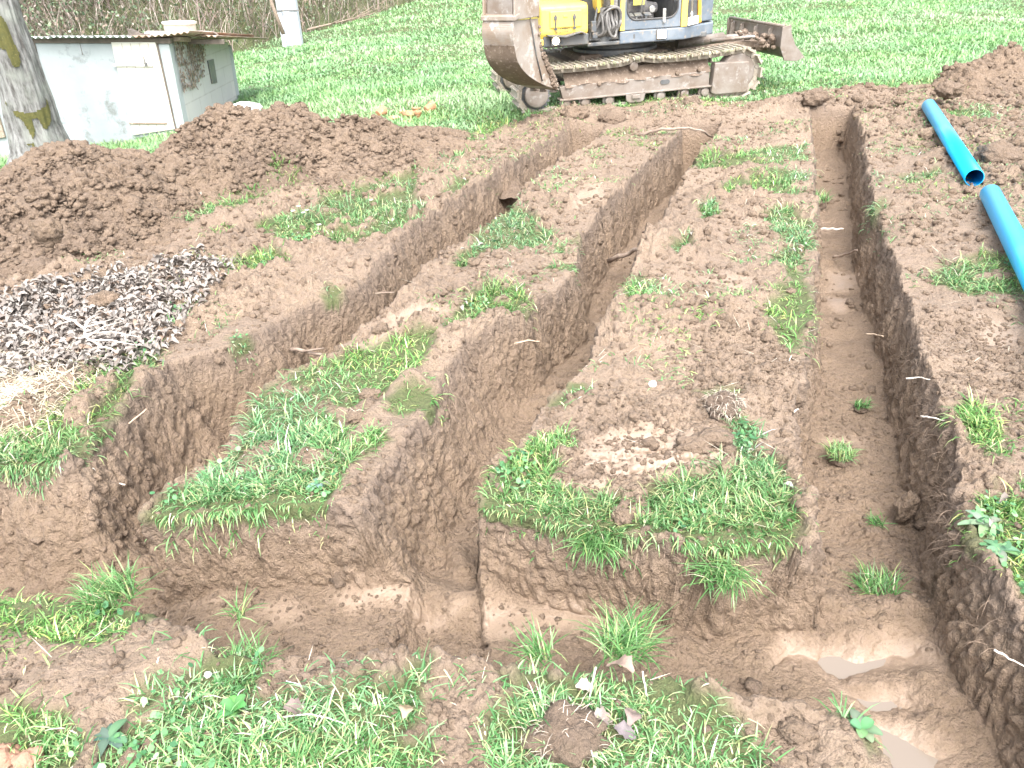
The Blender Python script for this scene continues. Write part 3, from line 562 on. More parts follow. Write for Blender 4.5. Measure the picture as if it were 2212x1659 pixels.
# ------------------------------------------------------------------ leaf litter, hay, scattered dead leaves
def dead_leaves(name, x, y, z, L, col, curl):
    """curled pointed leaves: 3 x 4 vertex strips"""
    n = len(x); az = RNG.random(n) * 6.283; ti = .22 * RNG.standard_normal(n); ro = .32 * RNG.standard_normal(n); V = np.zeros((n, 4, 3, 3)); wv = (.08, .24, .20, .02)
    for i in range(4):
        for j in range(3):
            u = (i / 3 - .5); v = (j - 1) * wv[i]; w_ = curl * (np.abs(v) * 1.3 - .8 * u * u) + v * np.sin(ro) + u * np.sin(ti)
            V[:, i, j, 0] = x + L * (u * np.cos(az) - v * np.sin(az)); V[:, i, j, 1] = y + L * (u * np.sin(az) + v * np.cos(az)); V[:, i, j, 2] = z + L * w_
    b = (np.arange(n) * 12)[:, None]; q = np.concatenate([b + np.array([[3 * i + j, 3 * i + j + 1, 3 * i + j + 4, 3 * i + j + 3]]) for i in range(3) for j in range(2)])
    return kind(np_mesh(name, V.reshape(-1, 3), [q], DRY, {'Col': np.repeat(col, 12, 0)}, smooth=True), 'stuff')
def in_poly(n, poly, jit=.06):
    P = np.array(poly); x, y = sample(n, *(P[:, 0].min() - .1, P[:, 0].max() + .1), *(P[:, 1].min() - .1, P[:, 1].max() + .1)); k = sdpoly(x + jit * RNG.standard_normal(n), y + jit * RNG.standard_normal(n), poly) < 0; return x[k], y[k]
LC = np.array([(.33, .30, .275), (.29, .26, .235), (.25, .215, .19), (.19, .16, .14), (.35, .32, .295), (.26, .19, .145)])
x, y = in_poly(26000, LITTER, .13); n = len(x)
dead_leaves('leaf_litter', x, y, surf(x, y) + .004 + .030 * RNG.random(n) ** 1.3, .022 + .034 * RNG.random(n), LC[RNG.choice(6, n, p=(.26, .26, .20, .10, .10, .08))] * (.65 + .5 * RNG.random((n, 1))), .5 + .6 * RNG.random(n))
x, y = in_poly(9000, HAY, .1); n = len(x); hc = np.array([.60, .53, .40]) * (.7 + .5 * RNG.random((n, 1)))
add_grass('dry_grass', 'stuff', x, y, .07 + .08 * RNG.random(n), .002 + .002 * RNG.random(n), .9 + .6 * RNG.random(n), .2 + .7 * RNG.random(n), hc, mat_=DRY)
x, y = sample(9000, -7, 4, 1, 13); k = in_view(x, y) & (turf(x, y) > .5) & (trench(x, y) < .02) & (n2(x * 1.3, y * 1.3, 120) > .12 - .2 * (y > 6)); x, y = x[k], y[k]; k = ~heaped(x, y); x, y = x[k][:520], y[k][:520]; n = len(x)
dead_leaves('fallen_leaves', x, y, surf(x, y) + .02 + .03 * RNG.random(n), .022 + .024 * RNG.random(n), LC[RNG.choice(6, n, p=(.3, .15, .1, .02, .38, .05))], .6 + .6 * RNG.random(n))

# ------------------------------------------------------------------ paints
M_YEL = plain('yellow paint', (.82, .62, .13), (.74, .54, .12), 5, .42, 0, .03, (.35, .24, .10), .3, .8)
M_GREY = plain('slate grey paint', (.125, .155, .19), (.18, .21, .245), 6, .45, 0, .04, (.30, .26, .21))
M_DKG = plain('dark grey steel', (.10, .11, .12), (.17, .165, .155), 7, .5, .2, .08, (.25, .2, .15))
M_STEEL = plain('worn muddy steel', (.25, .22, .195), (.18, .14, .11), 5, .55, .25, .25, (.32, .30, .28))
M_BUCKET = plain('bucket steel with dried mud', (.36, .32, .285), (.28, .215, .165), 3.2, .45, .25, .2, (.55, .51, .47), .38, .6)
M_PAD = plain('dusty track pads', (.35, .315, .265), (.25, .215, .17), 6, .7, .1, .2, (.24, .19, .14))
M_MUDDY = plain('mud caked steel', (.135, .098, .072), (.18, .135, .10), 9, .8, 0, .6, (.33, .26, .21))
M_RUBBER = plain('black hose rubber', (.045, .045, .048), (.10, .095, .09), 14, .55, 0, .1)
M_HOSE = plain('dusty hydraulic hose', (.13, .125, .12), (.22, .21, .20), 14, .5, 0, .1)
M_IN = plain('dark cab interior', (.06, .065, .07), (.12, .12, .12), 8, .7, 0, .1)
M_CHROME = plain('bright rod', (.62, .62, .62), (.5, .48, .45), 10, .25, .7, .02)
M_GLASS, t, p = mat('cab glass'); p.inputs['Base Color'].default_value = (.75, .82, .84, 1); p.inputs['Roughness'].default_value = .05; p.inputs['Transmission Weight'].default_value = .85; p.inputs['IOR'].default_value = 1.25
def lamp_mat(name, col, s):
    M, t, p = mat(name); p.inputs['Base Color'].default_value = (1, .9, .75, 1); p.inputs['Emission Color'].default_value = tuple(col) + (1,); p.inputs['Emission Strength'].default_value = s; return M
M_LAMP = lamp_mat('lit headlight', (1.0, .74, .42), 9)
M_DECAL = plain('yellow notice', (.85, .80, .15), (.80, .78, .25), 8, .5, 0, 0)
M_SEAT = plain('seat fabric', (.10, .10, .11), (.2, .19, .18), 20, .9, 0, .2)
M_WHITEP = plain('worn white paint', (.72, .71, .68), (.6, .58, .53), 9, .6, 0, .1)

# ------------------------------------------------------------------ excavator.  Local axes: x along the tracks, y away from the camera, z up
EX = empty('excavator', (.305, 8.2135, -.02), R(8.86))
tag(EX, 'muddy yellow and grey tracked mini excavator with headlights on, parked beyond the trench ends', 'excavator')
EM = EX.matrix_basis.copy() if False else Matrix.Translation((.305, 8.2135, -.02)) @ Matrix.Rotation(R(8.86), 4, 'Z')
def ex_at(px, py, yl):                       # local point on the plane y = yl seen at a pixel
    Mi = EM.inverted(); o = Mi @ Vector((0, 0, H)); d = Mi.to_3x3() @ Vector(ray(px, py)); k = (yl - o.y) / d.y; q = o + d * k; return (q.x, q.z)
SPR, IDL = (.115, .205, .175), (2.30, .262, .215)          # x, z, pitch radius
def track_loop(n):
    """points and tangents round the belt centre line"""
    pts = []; (x0, z0, ra), (x1, z1, rb) = SPR, IDL
    for k in range(25): a = R(95 + k * 175 / 24); pts.append((x0 + ra * math.cos(a), z0 + ra * math.sin(a)))
    for k in range(1, 20): f = k / 20; pts.append((x0 + f * (x1 - x0), (z0 - ra) * (1 - f) + (z1 - rb) * f - .012 * math.sin(math.pi * f)))
    for k in range(25): a = R(-90 + k * 178 / 24); pts.append((x1 + rb * math.cos(a), z1 + rb * math.sin(a)))
    for k in range(1, 24):
        f = k / 24; z = (z1 + rb) * (1 - f) + (z0 + ra + .05) * f; pts.append((x1 + f * (x0 - x1), z - .018 * abs(math.sin(math.pi * f * 2)) + .012 * (abs(f - .5) < .08)))
    P = [Vector((a, 0, b)) for a, b in pts]; P.append(P[0]); L = [0]
    for a, b in zip(P[:-1], P[1:]): L.append(L[-1] + (b - a).length)
    out = []
    for k in range(n):
        s = L[-1] * k / n; i = max(j for j in range(len(L)) if L[j] <= s + 1e-9); i = min(i, len(P) - 2); f = (s - L[i]) / max(L[i + 1] - L[i], 1e-6); out.append((P[i].lerp(P[i + 1], f), (P[i + 1] - P[i]).normalized()))
    return out
TW = .36
def make_track(yoff):
    b = MB(); n = 46
    for q, tg in track_loop(n):
        nv = Vector((tg.z, 0, -tg.x))                         # outward
        rot = Matrix((tg, Vector((0, 1, 0)), nv)).transposed()
        c = q + nv * .022 + Vector((0, yoff + TW / 2, 0)); b.box(c, (.100, TW, .018), rot)
        for s in (-.034, .034): b.box(c + nv * .014 + tg * s, (.014, TW, .02), rot)
        for yy in (.085, .165): b.box(q - nv * .006 + Vector((0, yoff + yy, 0)), (.100, .03, .050), rot); b.tube([q - nv * .006 + tg * .055 + Vector((0, yoff + yy - .022, 0)), q - nv * .006 + tg * .055 + Vector((0, yoff + yy + .022, 0))], .024, 10)
    tr = b.build('track', M_PAD, EX, .003)
    def sub(mb, name, m, bv=.004, smooth=True): return mb.build(name, m, tr, bv, smooth)
    y0 = yoff + .03
    b = MB(); b.lathe([(.085, 0), (.118, .005), (.122, .02), (.122, .05), (.10, .055)], (SPR[0], y0 - .02, SPR[1]), 'y', 32); sub(b, 'drive_hub', M_STEEL)
    b = MB()                                                   # toothed sprocket
    pts = []
    for k in range(21):
        a = 2 * math.pi * k / 21; pts += [(SPR[0] + .150 * math.cos(a), SPR[1] + .150 * math.sin(a)), (SPR[0] + .172 * math.cos(a + .09), SPR[1] + .172 * math.sin(a + .09)), (SPR[0] + .172 * math.cos(a + .17), SPR[1] + .172 * math.sin(a + .17)), (SPR[0] + .150 * math.cos(a + .25), SPR[1] + .150 * math.sin(a + .25))]
    b.prism(pts, 'y', y0 + .075, y0 + .105); sub(b, 'sprocket', M_DKG, 0, False)
    b = MB(); b.lathe([(.03, 0), (.175, .0), (.19, .012), (.198, .03), (.198, .12), (.19, .14), (.03, .14)], (IDL[0], y0 + .03, IDL[1]), 'y', 40); sub(b, 'idler_wheel', M_STEEL)
    # side frame: sloping mud-caked top, flat lower face, box at the idler
    fz = lambda x: .145 + .012 * x
    b = MB(); b.prism([(.40, fz(.4) - .015), (1.98, fz(1.98) - .015), (1.98, .305), (1.2, .285), (.36, .265)], 'y', y0 + .02, y0 + .12)
    b.prism([(.36, fz(.36) - .025), (2.0, fz(2.0) - .025), (2.0, fz(2.0) - .005), (.36, fz(.36) - .005)], 'y', y0 - .005, y0 + .14); sub(b, 'side_frame', M_STEEL, .006, False)
    v = []; f = []; NXm, NZm = 90, 10                           # mud lying on the frame slope
    for i in range(NXm + 1):
        for j in range(NZm + 1):
            fx_ = i / NXm; fz_ = j / NZm; x = .42 + 1.56 * fx_; e = .008 * math.sin(x * 23) + .010 * math.sin(x * 9.3 + 1)
            z = (.262 + .022 * fx_ + e) * (1 - fz_) + (.395 + .012 * fx_) * fz_; yy = y0 + .012 + .10 * fz_ + .008 * math.sin(x * 31 + z * 40) + random.uniform(-.006, .006); v.append((x, yy, z))
    for i in range(NXm):
        for j in range(NZm): a = i * (NZm + 1) + j; f.append((a, a + NZm + 1, a + NZm + 2, a + 1))
    sub(MB().add(v, f), 'caked_mud', M_MUDDY, 0)
    b = MB(); b.prism([(2.0, .085), (2.05, .065), (2.40, .065), (2.42, .10), (2.40, .372), (2.02, .382)], 'y', y0 - .012, y0 + .10); sub(b, 'idler_guard', M_STEEL, .01, False)
    b = MB(); b.prism([(1.46 + .045 * math.cos(a), .235 + .024 * math.sin(a)) if 0 else (1.49 + (.028 if math.cos(a) > 0 else -.028) + .022 * math.cos(a), .232 + .022 * math.sin(a)) for a in [k * math.pi / 8 for k in range(16)]], 'y', y0 + .010, y0 + .0185); sub(b, 'inspection_slot', M_IN, 0, False)
    for x in (.43, .63, .89, 1.45, 1.71, 1.94):
        b = MB(); z = .085 + .006 * x; b.lathe([(.02, 0), (.040, .002), (.044, .012), (.044, .03), (.064, .034), (.066, .05), (.066, .06), (.05, .065)], (x, y0 + .01, z), 'y', 20); sub(b, 'track_roller', M_STEEL)
    b = MB(); b.prism([(1.06, .15), (1.28, .155), (1.26, .075), (1.23, .055), (1.11, .055), (1.07, .075)], 'y', y0 - .005, y0 + .03); b.box((1.17, y0 - .01, .115), (.09, .03, .04)); sub(b, 'guide_plate', M_STEEL, .005, False)
    b = MB(); b.lathe([(.01, 0), (.042, .002), (.045, .012), (.045, .06)], (1.15, y0 + .012, .405), 'y', 20); sub(b, 'carrier_roller', M_STEEL)
    for x, z in ((.78, .265), (1.62, .31), (1.86, .325)): b = MB(); b.lathe([(.008, 0), (.022, .004), (.026, .02), (.02, .035)], (x, y0 - .004, z), 'y', 10); sub(b, 'frame_lug', M_MUDDY)
    # torn grass hanging on the top of the belt
    return tr
make_track(0.0); make_track(1.30)
n = 520; gx_ = .25 + 2.15 * RNG.random(n) ** .8; gl = track_loop(400); top_pts = sorted([(q.x, q.z) for q, tg in gl if tg.x < -.5]); gz_ = np.interp(gx_, [q[0] for q in top_pts], [q[1] for q in top_pts]) + .044
edge_k = RNG.random(n) < .5; gy_ = np.where(edge_k, .01 * RNG.random(n), .36 * RNG.random(n)); gaz = np.where(edge_k, -math.pi / 2 + .9 * RNG.standard_normal(n), RNG.random(n) * 6.28)
tc = np.array([(.44, .45, .30), (.33, .40, .20), (.55, .51, .40), (.38, .31, .23)])[RNG.integers(0, 4, n)] * (.7 + .5 * RNG.random((n, 1)))
V, q, t3, cc = blades(np.stack([gx_, gy_, gz_], 1), gaz, .03 + .06 * RNG.random(n), .004 + .004 * RNG.random(n), 1.15 + .3 * RNG.random(n), np.where(edge_k, 1.6, .4), tc)
kind(np_mesh('torn_grass', V, [q, t3], GRASS, {'Col': cc}, parent=EX), 'stuff')
# undercarriage centre, turntable
b = MB(); b.box((1.18, .83, .36), (1.35, 1.0, .18)); b.prism([(.55, .36), (1.8, .36), (1.65, .50), (.70, .50)], 'y', .45, 1.25); b.build('undercarriage', M_MUDDY, EX, .02)
b = MB(); b.lathe([(.42, 0), (.46, .01), (.46, .07), (.40, .08), (.40, .16)], (1.18, .83, .46), 'z', 48); b.build('turntable', M_DKG, EX, .004, True)
# ---- upper structure, facing the camera
YF = .12
b = MB(); b.box((1.15, .95, .635), (1.75, 1.30, .05)); b.box((.86, YF + .06, .632), (.36, .10, .035)); b.build('main_frame', M_DKG, EX, .008)
# yellow tool box, left of the boom
x0, x1 = .20, .685
b = MB(); b.prism([(YF + .02, .735), (YF, .76), (YF + .005, .985), (YF + .04, 1.02), (.80, 1.04), (.80, .70), (YF + .05, .70)], 'x', x0, x1); tb = b.build('tool_box', M_YEL, EX, .018)
b = MB(); b.box(((x0 + x1) / 2 + .01, YF - .006, .885), (.325, .02, .155)); lid = b.build('lid', M_YEL, tb, .012)
for x in (.345, .535):
    b = MB(); b.box((x, YF - .022, .875), (.018, .012, .10)); b.box((x, YF - .026, .90), (.034, .014, .03)); b.tube([(x, YF - .03, .80), (x, YF - .03, .93)], .006); b.box((x, YF - .022, .80), (.03, .012, .02)); b.build('latch', M_DKG, lid if False else tb, .002)
b = MB(); b.box((.445, YF - .018, .912), (.045, .01, .022)); b.build('lid_grip', M_YEL, tb, .003)
b = MB()
for i in range(3):
    for j in range(6): b.cyl((.40 + .017 * j, YF + .004, .772 + .014 * i), (.40 + .017 * j, YF - .0025, .772 + .014 * i), .0042, 8)
b.build('vent_holes', M_IN, tb)
b = MB(); b.box((.545, YF + .03, .69), (.29, .05, .10)); b.prism([(.225, .64), (.30, .64), (.30, .735), (.225, .745)], 'y', YF + .02, YF + .06); bp = b.build('bumper', M_DKG, EX, .006)
b = MB(); b.prism([(.255, .755), (.255, .742), (.44, .722), (.60, .758), (.64, .735), (.64, .750), (.60, .772), (.44, .738)], 'y', YF - .07, YF + .04); b.build('bent_guard_plate', M_DKG, bp, .003)
def headlight(x, z, y, w=.075, h=.07):
    b = MB(); b.box((x, y + .004, z), (w + .022, .02, h + .02)); fr_ = b.build('headlight', M_DKG, EX, .006)
    b = MB(); b.lathe([(.0, -.010), (w * .38, -.008), (w * .46, .002), (w * .46, .012)], (x, y - .008, z), 'y', 24) if w < .08 else b.box((x, y - .010, z), (w, .012, h)); b.build('lens', M_LAMP, fr_, .004)
headlight(.345, .692, YF - .012)
b = MB(); b.box((.20, YF + .02, .685), (.045, .03, .06)); b.build('marker_block', M_YEL, EX, .006)
# hose bay and swing post
b = MB(); b.box((.86, .62, .86), (.36, .30, .50)); b.build('hose_bay_panel', M_DKG, EX, .01)
b = MB(); b.prism([(.70, .66), (1.02, .66), (1.0, .78), (.94, .82), (.80, .82), (.72, .78)], 'y', .16, .40); b.cyl((.865, .22, .62), (.865, .22, 1.0), .075, 20); b.build('swing_post', M_DKG, EX, .01)
def hose(pts, r=.016, m=None):
    P = [Vector(q) for q in pts]; out = []
    for i in range(len(P) - 1):
        a, b_, c_, d_ = P[max(i - 1, 0)], P[i], P[i + 1], P[min(i + 2, len(P) - 1)]
        for k in range(8): u = k / 8; out.append(.5 * ((2 * b_) + (c_ - a) * u + (2 * a - 5 * b_ + 4 * c_ - d_) * u * u + (3 * b_ - a - 3 * c_ + d_) * u ** 3))
    out.append(P[-1]); return MB().tube(out, r, 9).build('hydraulic_hose', m or M_HOSE, EX, 0, True)
for k in range(6):
    x = .80 + .036 * k; hose([(x, .16, 1.35), (x + .01 * (-1) ** k, .12, 1.0), (x + .02, .09 + .012 * k, .86), (x + .03, .10, .74 + .015 * k), (x - .02, .16, .70)], .013 + .004 * (k % 2))
hose([(.78, .14, .80), (.83, .09, .95), (.93, .08, .97), (1.01, .10, .92), (1.02, .14, .75)], .014)
hose([(.76, .14, .76), (.86, .08, .93), (.97, .085, .955), (1.03, .12, .86)], .012); hose([(.88, .10, .97), (.86, .07, .84), (.90, .07, .72), (.96, .10, .70), (.98, .12, .84), (.95, .1, .97)], .013)
b = MB(); b.tube([(.74, .12, .70), (.75, .11, .86), (.78, .12, .98), (.78, .12, 1.4)], .012); b.box((.735, .11, .80), (.05, .04, .10)); b.box((.745, .10, .72), (.05, .04, .05)); b.build('valve_block', M_DKG, EX, .004)
b = MB(); b.tube([(.86, .10, .86), (.865, .10, 1.4)], .012); b.tube([(1.0, .11, .80), (1.0, .11, 1.4)], .011); b.build('steel_pipe', M_DKG, EX, 0, True)
# cab: skirt, front panel with rounded opening, pillars, side, roof
CX0, CX1 = 1.015, 1.70
b = MB(); b.prism([(CX0, YF), (CX1, YF), (2.14, .42), (2.22, .62), (2.22, 1.55), (CX0, 1.55)], 'z', .618, .735); sk = b.build('skirt', M_GREY, EX, .012)
b = MB(); b.prism([(1.165 + (.006 if math.cos(a) > 0 else -.006) * 0 + .010 * math.cos(a), .682 + (.012 if math.sin(a) > 0 else -.012) + .010 * math.sin(a)) for a in [k * math.pi / 6 for k in range(12)]], 'y', YF - .002, YF + .004); b.build('skirt_slot', M_IN, sk)
headlight(1.452, .685, YF - .012, .085, .075)
def arc(cx, cz, r, a0, a1, n=8): return [(cx + r * math.cos(R(a0 + (a1 - a0) * k / n)), cz + r * math.sin(R(a0 + (a1 - a0) * k / n))) for k in range(n + 1)]
ox0, ox1, oz0, ozt = 1.085, 1.625, .828, 1.55
outer = [(CX0 + .045, .742), (CX1 - .045, .742), (CX1 - .045, ozt), (ox1, ozt)] + arc(ox1 - .10, oz0 + .12, .10, 0, -90) + arc(ox0 + .10, oz0 + .12, .10, -90, -180) + [(ox0, ozt), (CX0 + .045, ozt)]
outer = [(x, z - .02 if (.75 < z < .95) else z) for x, z in outer]
b = MB(); b.prism(outer, 'y', YF + .005, YF + .035); fp = b.build('cab_front_panel', M_GREY, EX, .006)
rim = [(ox0 + .004, 1.5)] + [(x, z - .02) for x, z in arc(ox0 + .104, oz0 + .124, .10, 180, 270)] + [(x, z - .02) for x, z in arc(ox1 - .104, oz0 + .124, .10, 270, 360)] + [(ox1 - .004, 1.5)]
b = MB(); b.tube([(x, YF + .004, z) for x, z in rim], .009, 8); b.build('window_seal', M_RUBBER, fp, 0, True)
for x, wd in ((CX0 + .022, .046), (CX1 - .008, .062)):
    b = MB(); b.box((x, YF + .02, 1.35), (wd, .05, 1.22)); b.cyl((x, YF - .008, .80), (x, YF, .80), .009, 10); b.build('cab_pillar', M_YEL, EX, .006)
b = MB(); b.box((1.36, .70, .755), (.60, .95, .03)); b.build('cab_floor', plain('dusty cab floor', (.36, .33, .29), (.26, .24, .21), 9, .8), EX)
b = MB(); b.box((1.36, 1.18, 1.25), (.64, .03, 1.0)); b.box((1.045, .66, 1.05), (.02, 1.0, .62)); b.box((1.69, .80, 1.0), (.02, .80, .52)); b.build('cab_back_wall', M_IN, EX)
b = MB(); b.box((1.40, .78, .90), (.36, .40, .10)); b.box((1.40, 1.0, 1.16), (.36, .10, .46)); b.box((1.40, .78, .82), (.30, .34, .08)); b.build('seat', M_SEAT, EX, .03)
for x in (1.17, 1.26, 1.36):
    b = MB(); b.box((x, .30, .865), (.075, .07, .012), Matrix.Rotation(.35, 3, 'X')); b.tube([(x + .02, .32, .86), (x + .03, .36, .78)], .007, 6); b.box((x, .26, .80), (.08, .03, .012)); b.tube([(x - .02, .28, .86), (x - .025, .27, .80)], .008, 6); b.build('foot_pedal', M_DKG, EX, .003)
for x in (1.30, 1.335):
    b = MB(); b.tube([(x, .34, .78), (x + .005, .32, .95), (x + .02, .30, 1.16)], .009, 8); b.lathe([(.005, 0), (.02, .01), (.022, .05), (.01, .07)], (x + .02, .30, 1.15), 'z', 12); b.build('control_lever', M_HOSE, EX, 0, True)
b = MB(); b.box((1.335, .50, 1.01), (.125, .008, .14)); b.build('notice_card', M_DECAL, EX)
b = MB(); b.cyl((1.45, .40, .90), (1.45, .44, .90), .032, 20); b.build('gauge', M_CHROME, EX, .003, True)
b = MB(); b.box((1.475, YF - .008, .862), (.034, .008, .115)); b.box((1.475, YF - .01, .80), (.026, .02, .02)); b.build('window_catch', M_CHROME, fp, .002)
# right side of the cab: grab bar, orange post, rear grey door panel
M_ORG = plain('faded orange paint', (.75, .36, .03), (.65, .34, .06), 7, .5, 0, .05, (.4, .28, .15))
b = MB(); b.prism([(1.735, YF + .01), (1.755, YF + .01), (1.93, .30), (1.93, .34)], 'z', .742, .82); b.build('side_sill', M_WHITEP, EX, .004)
b = MB(); b.tube([(1.80, .20, .76), (1.80, .20, 1.5)], .011, 10); b.cyl((1.80, .20, .80), (1.80, .20, .86), .016, 12); b.build('grab_bar', M_CHROME, EX, 0, True)
b = MB(); b.box((1.905, .30, 1.15), (.035, .03, .80), Matrix.Rotation(R(-4), 3, 'Y')); b.build('door_post', M_ORG, EX, .004)
b = MB(); b.prism([(1.94, .335), (2.14, .455), (2.20, .62), (2.20, 1.5), (2.12, 1.5), (2.12, .64), (1.94, .36)], 'z', .752, 1.45); eh = b.build('side_cover', M_GREY, EX, .012)
for x, y_ in ((2.02, .37), (2.07, .40)): b = MB(); b.box((x, y_ - .004, .985), (.03, .012, .012), Matrix.Rotation(R(31), 3, 'Z')); b.build('cover_handle', M_DKG, eh, .003)
b = MB(); b.box((1.80, .46, .86), (.22, .30, .22)); b.build('battery_tray', M_IN, EX, .01)
b = MB(); b.prism([(.22, .55), (CX0, .55), (CX0, 1.25), (2.2, 1.25), (2.2, 1.60), (1.9, 1.72), (.6, 1.72), (.22, 1.5)], 'z', .735, 1.32); b.build('engine_cover', M_YEL, EX, .04)
b = MB(); b.box((1.36, .66, 2.06), (.74, 1.14, .07)); b.build('cab_roof', M_YEL, EX, .03)
b = MB()
for x in (1.03, 1.70):
    b.box((x, 1.19, 1.42), (.05, .05, 1.24))
b.build('rear_pillar', M_GREY, EX, .01)
b = MB(); b.box((1.355, YF + .022, 1.77), (.56, .006, .44)); b.build('windscreen', M_GLASS, EX)
# boom, arm and bucket, swung to the left of the picture
tipw = Vector((.21, 7.30, .0)); 
Mi = EM.inverted()
bo = Vector((.61, .79, 0)).normalized(); bw = Vector((-.79, .61, 0)).normalized() * 1.0
def bk_at(px, py):                           # distance along the bucket plane and height at a pixel
    nn = Vector((bo.y, -bo.x, 0)); d = Vector(ray(px, py)); o = Vector((0, 0, H)); k = nn.dot(tipw - o) / nn.dot(d); q = o + d * k; return ((q - tipw).dot(bo), q.z)
Z3 = lambda x, y: ((1850 + x * .3164) * .553, y * .3164 * .553)
back = [bk_at(*Z3(*q)) for q in ((505, -560), (500, -300), (500, 0), (495, 250), (480, 400), (500, 560), (545, 760), (640, 900), (770, 1000), (900, 1062), (1055, 1115))]
def dense(pts, m_=6):
    out = []
    for i in range(len(pts) - 1):
        a, b_, c_, d_ = (np.array(pts[max(i - 1, 0)]), np.array(pts[i]), np.array(pts[i + 1]), np.array(pts[min(i + 2, len(pts) - 1)]))
        for k in range(m_): u = k / m_; out.append(tuple(.5 * ((2 * b_) + (c_ - a) * u + (2 * a - 5 * b_ + 4 * c_ - d_) * u * u + (3 * b_ - a - 3 * c_ + d_) * u ** 3)))
    return out + [tuple(pts[-1])]
front = [bk_at(*Z3(*q)) for q in ((1000, 900), (905, 745), (865, 640), (825, 450), (800, 230), (790, 0), (780, -250))]
BWID = .335
def bp3(u, z, w_): q = tipw + bo * u + bw * w_; return Mi @ Vector((q.x, q.y, z))
BK = empty('bucket', (0, 0, 0)); BK.parent = EX
b = MB(); th = .014
bkd = dense(back[3:])
for i in range(0, len(bkd) - 1):            # curved back shell with thickness
    (u0_, z0_), (u1_, z1_) = bkd[i], bkd[i + 1]
    for (ua, za, ub, zb) in ((u0_, z0_, u1_, z1_),):
        dx_, dz_ = ub - ua, zb - za; L_ = math.hypot(dx_, dz_); nx2, nz2 = -dz_ / L_ * th, dx_ / L_ * th
        v = [bp3(ua, za, 0), bp3(ub, zb, 0), bp3(ub, zb, BWID), bp3(ua, za, BWID), bp3(ua + nx2 * -1, za - nz2 * -1 * 1 + 0, 0)]
        q_ = [bp3(ua, za, -.002), bp3(ub, zb, -.002), bp3(ub, zb, BWID + .002), bp3(ua, za, BWID + .002), bp3(ua + nx2, za + nz2, -.002), bp3(ub + nx2, zb + nz2, -.002), bp3(ub + nx2, zb + nz2, BWID + .002), bp3(ua + nx2, za + nz2, BWID + .002)]
        b.add(q_, [(0, 1, 2, 3), (4, 7, 6, 5), (0, 4, 5, 1), (1, 5, 6, 2), (2, 6, 7, 3), (3, 7, 4, 0)])
b.build('back_plate', M_BUCKET, BK, .002)
for w_ in (0, BWID - .018):
    o_ = [(u, z) for u, z in bkd] + front[:-2]
    n_ = len(o_); v = [bp3(u, z, w_ + .004) for u, z in o_] + [bp3(u, z, w_ + .014) for u, z in o_]
    b = MB().add(v, [tuple(range(n_)), tuple(range(2 * n_ - 1, n_ - 1, -1))] + [(i, i + n_, (i + 1) % n_ + n_, (i + 1) % n_) for i in range(n_)]); sp = b.build('side_plate', M_BUCKET, BK, .004)
# stiffener seam, mud along the mouth, wear strip
b = MB(); sm_ = [bk_at(*Z3(*q)) for q in ((660, 0), (715, 350), (770, 680), (845, 1000))]; b.tube([bp3(u, z, -.004) for u, z in sm_], .006, 6); b.build('weld_seam', M_DKG, BK, 0, True)
mo = [bk_at(*Z3(*q)) for q in ((800, 120), (805, 300), (850, 560), (885, 700), (930, 800), (975, 900), (1000, 980), (1030, 1080))]
md = MB(); rngm = random.Random(3)
for k in range(90):
    f = rngm.random() ** .6 * (len(mo) - 1); i = min(int(f), len(mo) - 2); g = f - i; u = mo[i][0] * (1 - g) + mo[i + 1][0] * g - rngm.random() * .06 * (.3 + f / 7); z = mo[i][1] * (1 - g) + mo[i + 1][1] * g; r_ = rngm.uniform(.008, .026) * (.5 + f / 9)
    c_ = bp3(u, z, -.004 - r_ * .1); v = [Vector((a * r_ * rngm.uniform(.7, 1.3), b_ * r_ * rngm.uniform(.6, 1.1), c2 * r_ * rngm.uniform(.7, 1.4))) + c_ for a, b_, c2 in I1[0]]; md.add(v, [tuple(q) for q in I1[1]])
kind(md.build('clinging_mud', M_MUDDY, BK, 0, False), 'stuff')
b = MB(); lm_ = [bk_at(*Z3(*q)) for q in ((480, 585), (500, 700), (545, 800), (640, 915))]
for w_ in (.06, .15, .24):
    u, z = back[5]; b.add([bp3(u - .012, z, w_), bp3(u - .012, z - .012, w_ + .01), bp3(u + .01, z - .02, w_ + .03), bp3(u + .004, z, w_ + .03)], [(0, 1, 2, 3)])
v = []
ds = dense(back[5:10])
for (u, z) in ds: v += [bp3(u - .004, z - .004, -.003), bp3(u - .004, z - .004, BWID + .003)]
b.add(v, [(2 * i, 2 * i + 1, 2 * i + 3, 2 * i + 2) for i in range(len(ds) - 1)]); b.build('mud_film', M_MUDDY, BK)
for w_ in (.05, .165, .28):
    u, z = back[-1]; b = MB(); b.add([bp3(u - .05, z + .012, w_ - .025), bp3(u - .05, z + .012, w_ + .025), bp3(u - .06, z - .014, w_ + .025), bp3(u - .06, z - .014, w_ - .025), bp3(u + .045, z - .022, w_ - .016), bp3(u + .045, z - .022, w_ + .016)], [(0, 1, 2, 3), (0, 4, 5, 1), (2, 5, 4, 3), (0, 3, 4), (1, 5, 2)]); b.build('tooth', M_STEEL, BK, .003)
uA, zA = back[3]; b = MB()
b.add([bp3(uA - .02, zA - .004, -.03), bp3(uA - .02, zA - .004, BWID + .01), bp3(uA + .05, zA + .02, BWID + .01), bp3(uA + .05, zA + .02, -.03), bp3(uA - .02, zA + .03, -.03), bp3(uA - .02, zA + .03, BWID + .01), bp3(uA + .05, zA + .05, BWID + .01), bp3(uA + .05, zA + .05, -.03)], [(0, 1, 2, 3), (4, 7, 6, 5), (0, 4, 5, 1), (1, 5, 6, 2), (2, 6, 7, 3), (3, 7, 4, 0)])
b.build('top_lip', M_BUCKET, BK, .004)
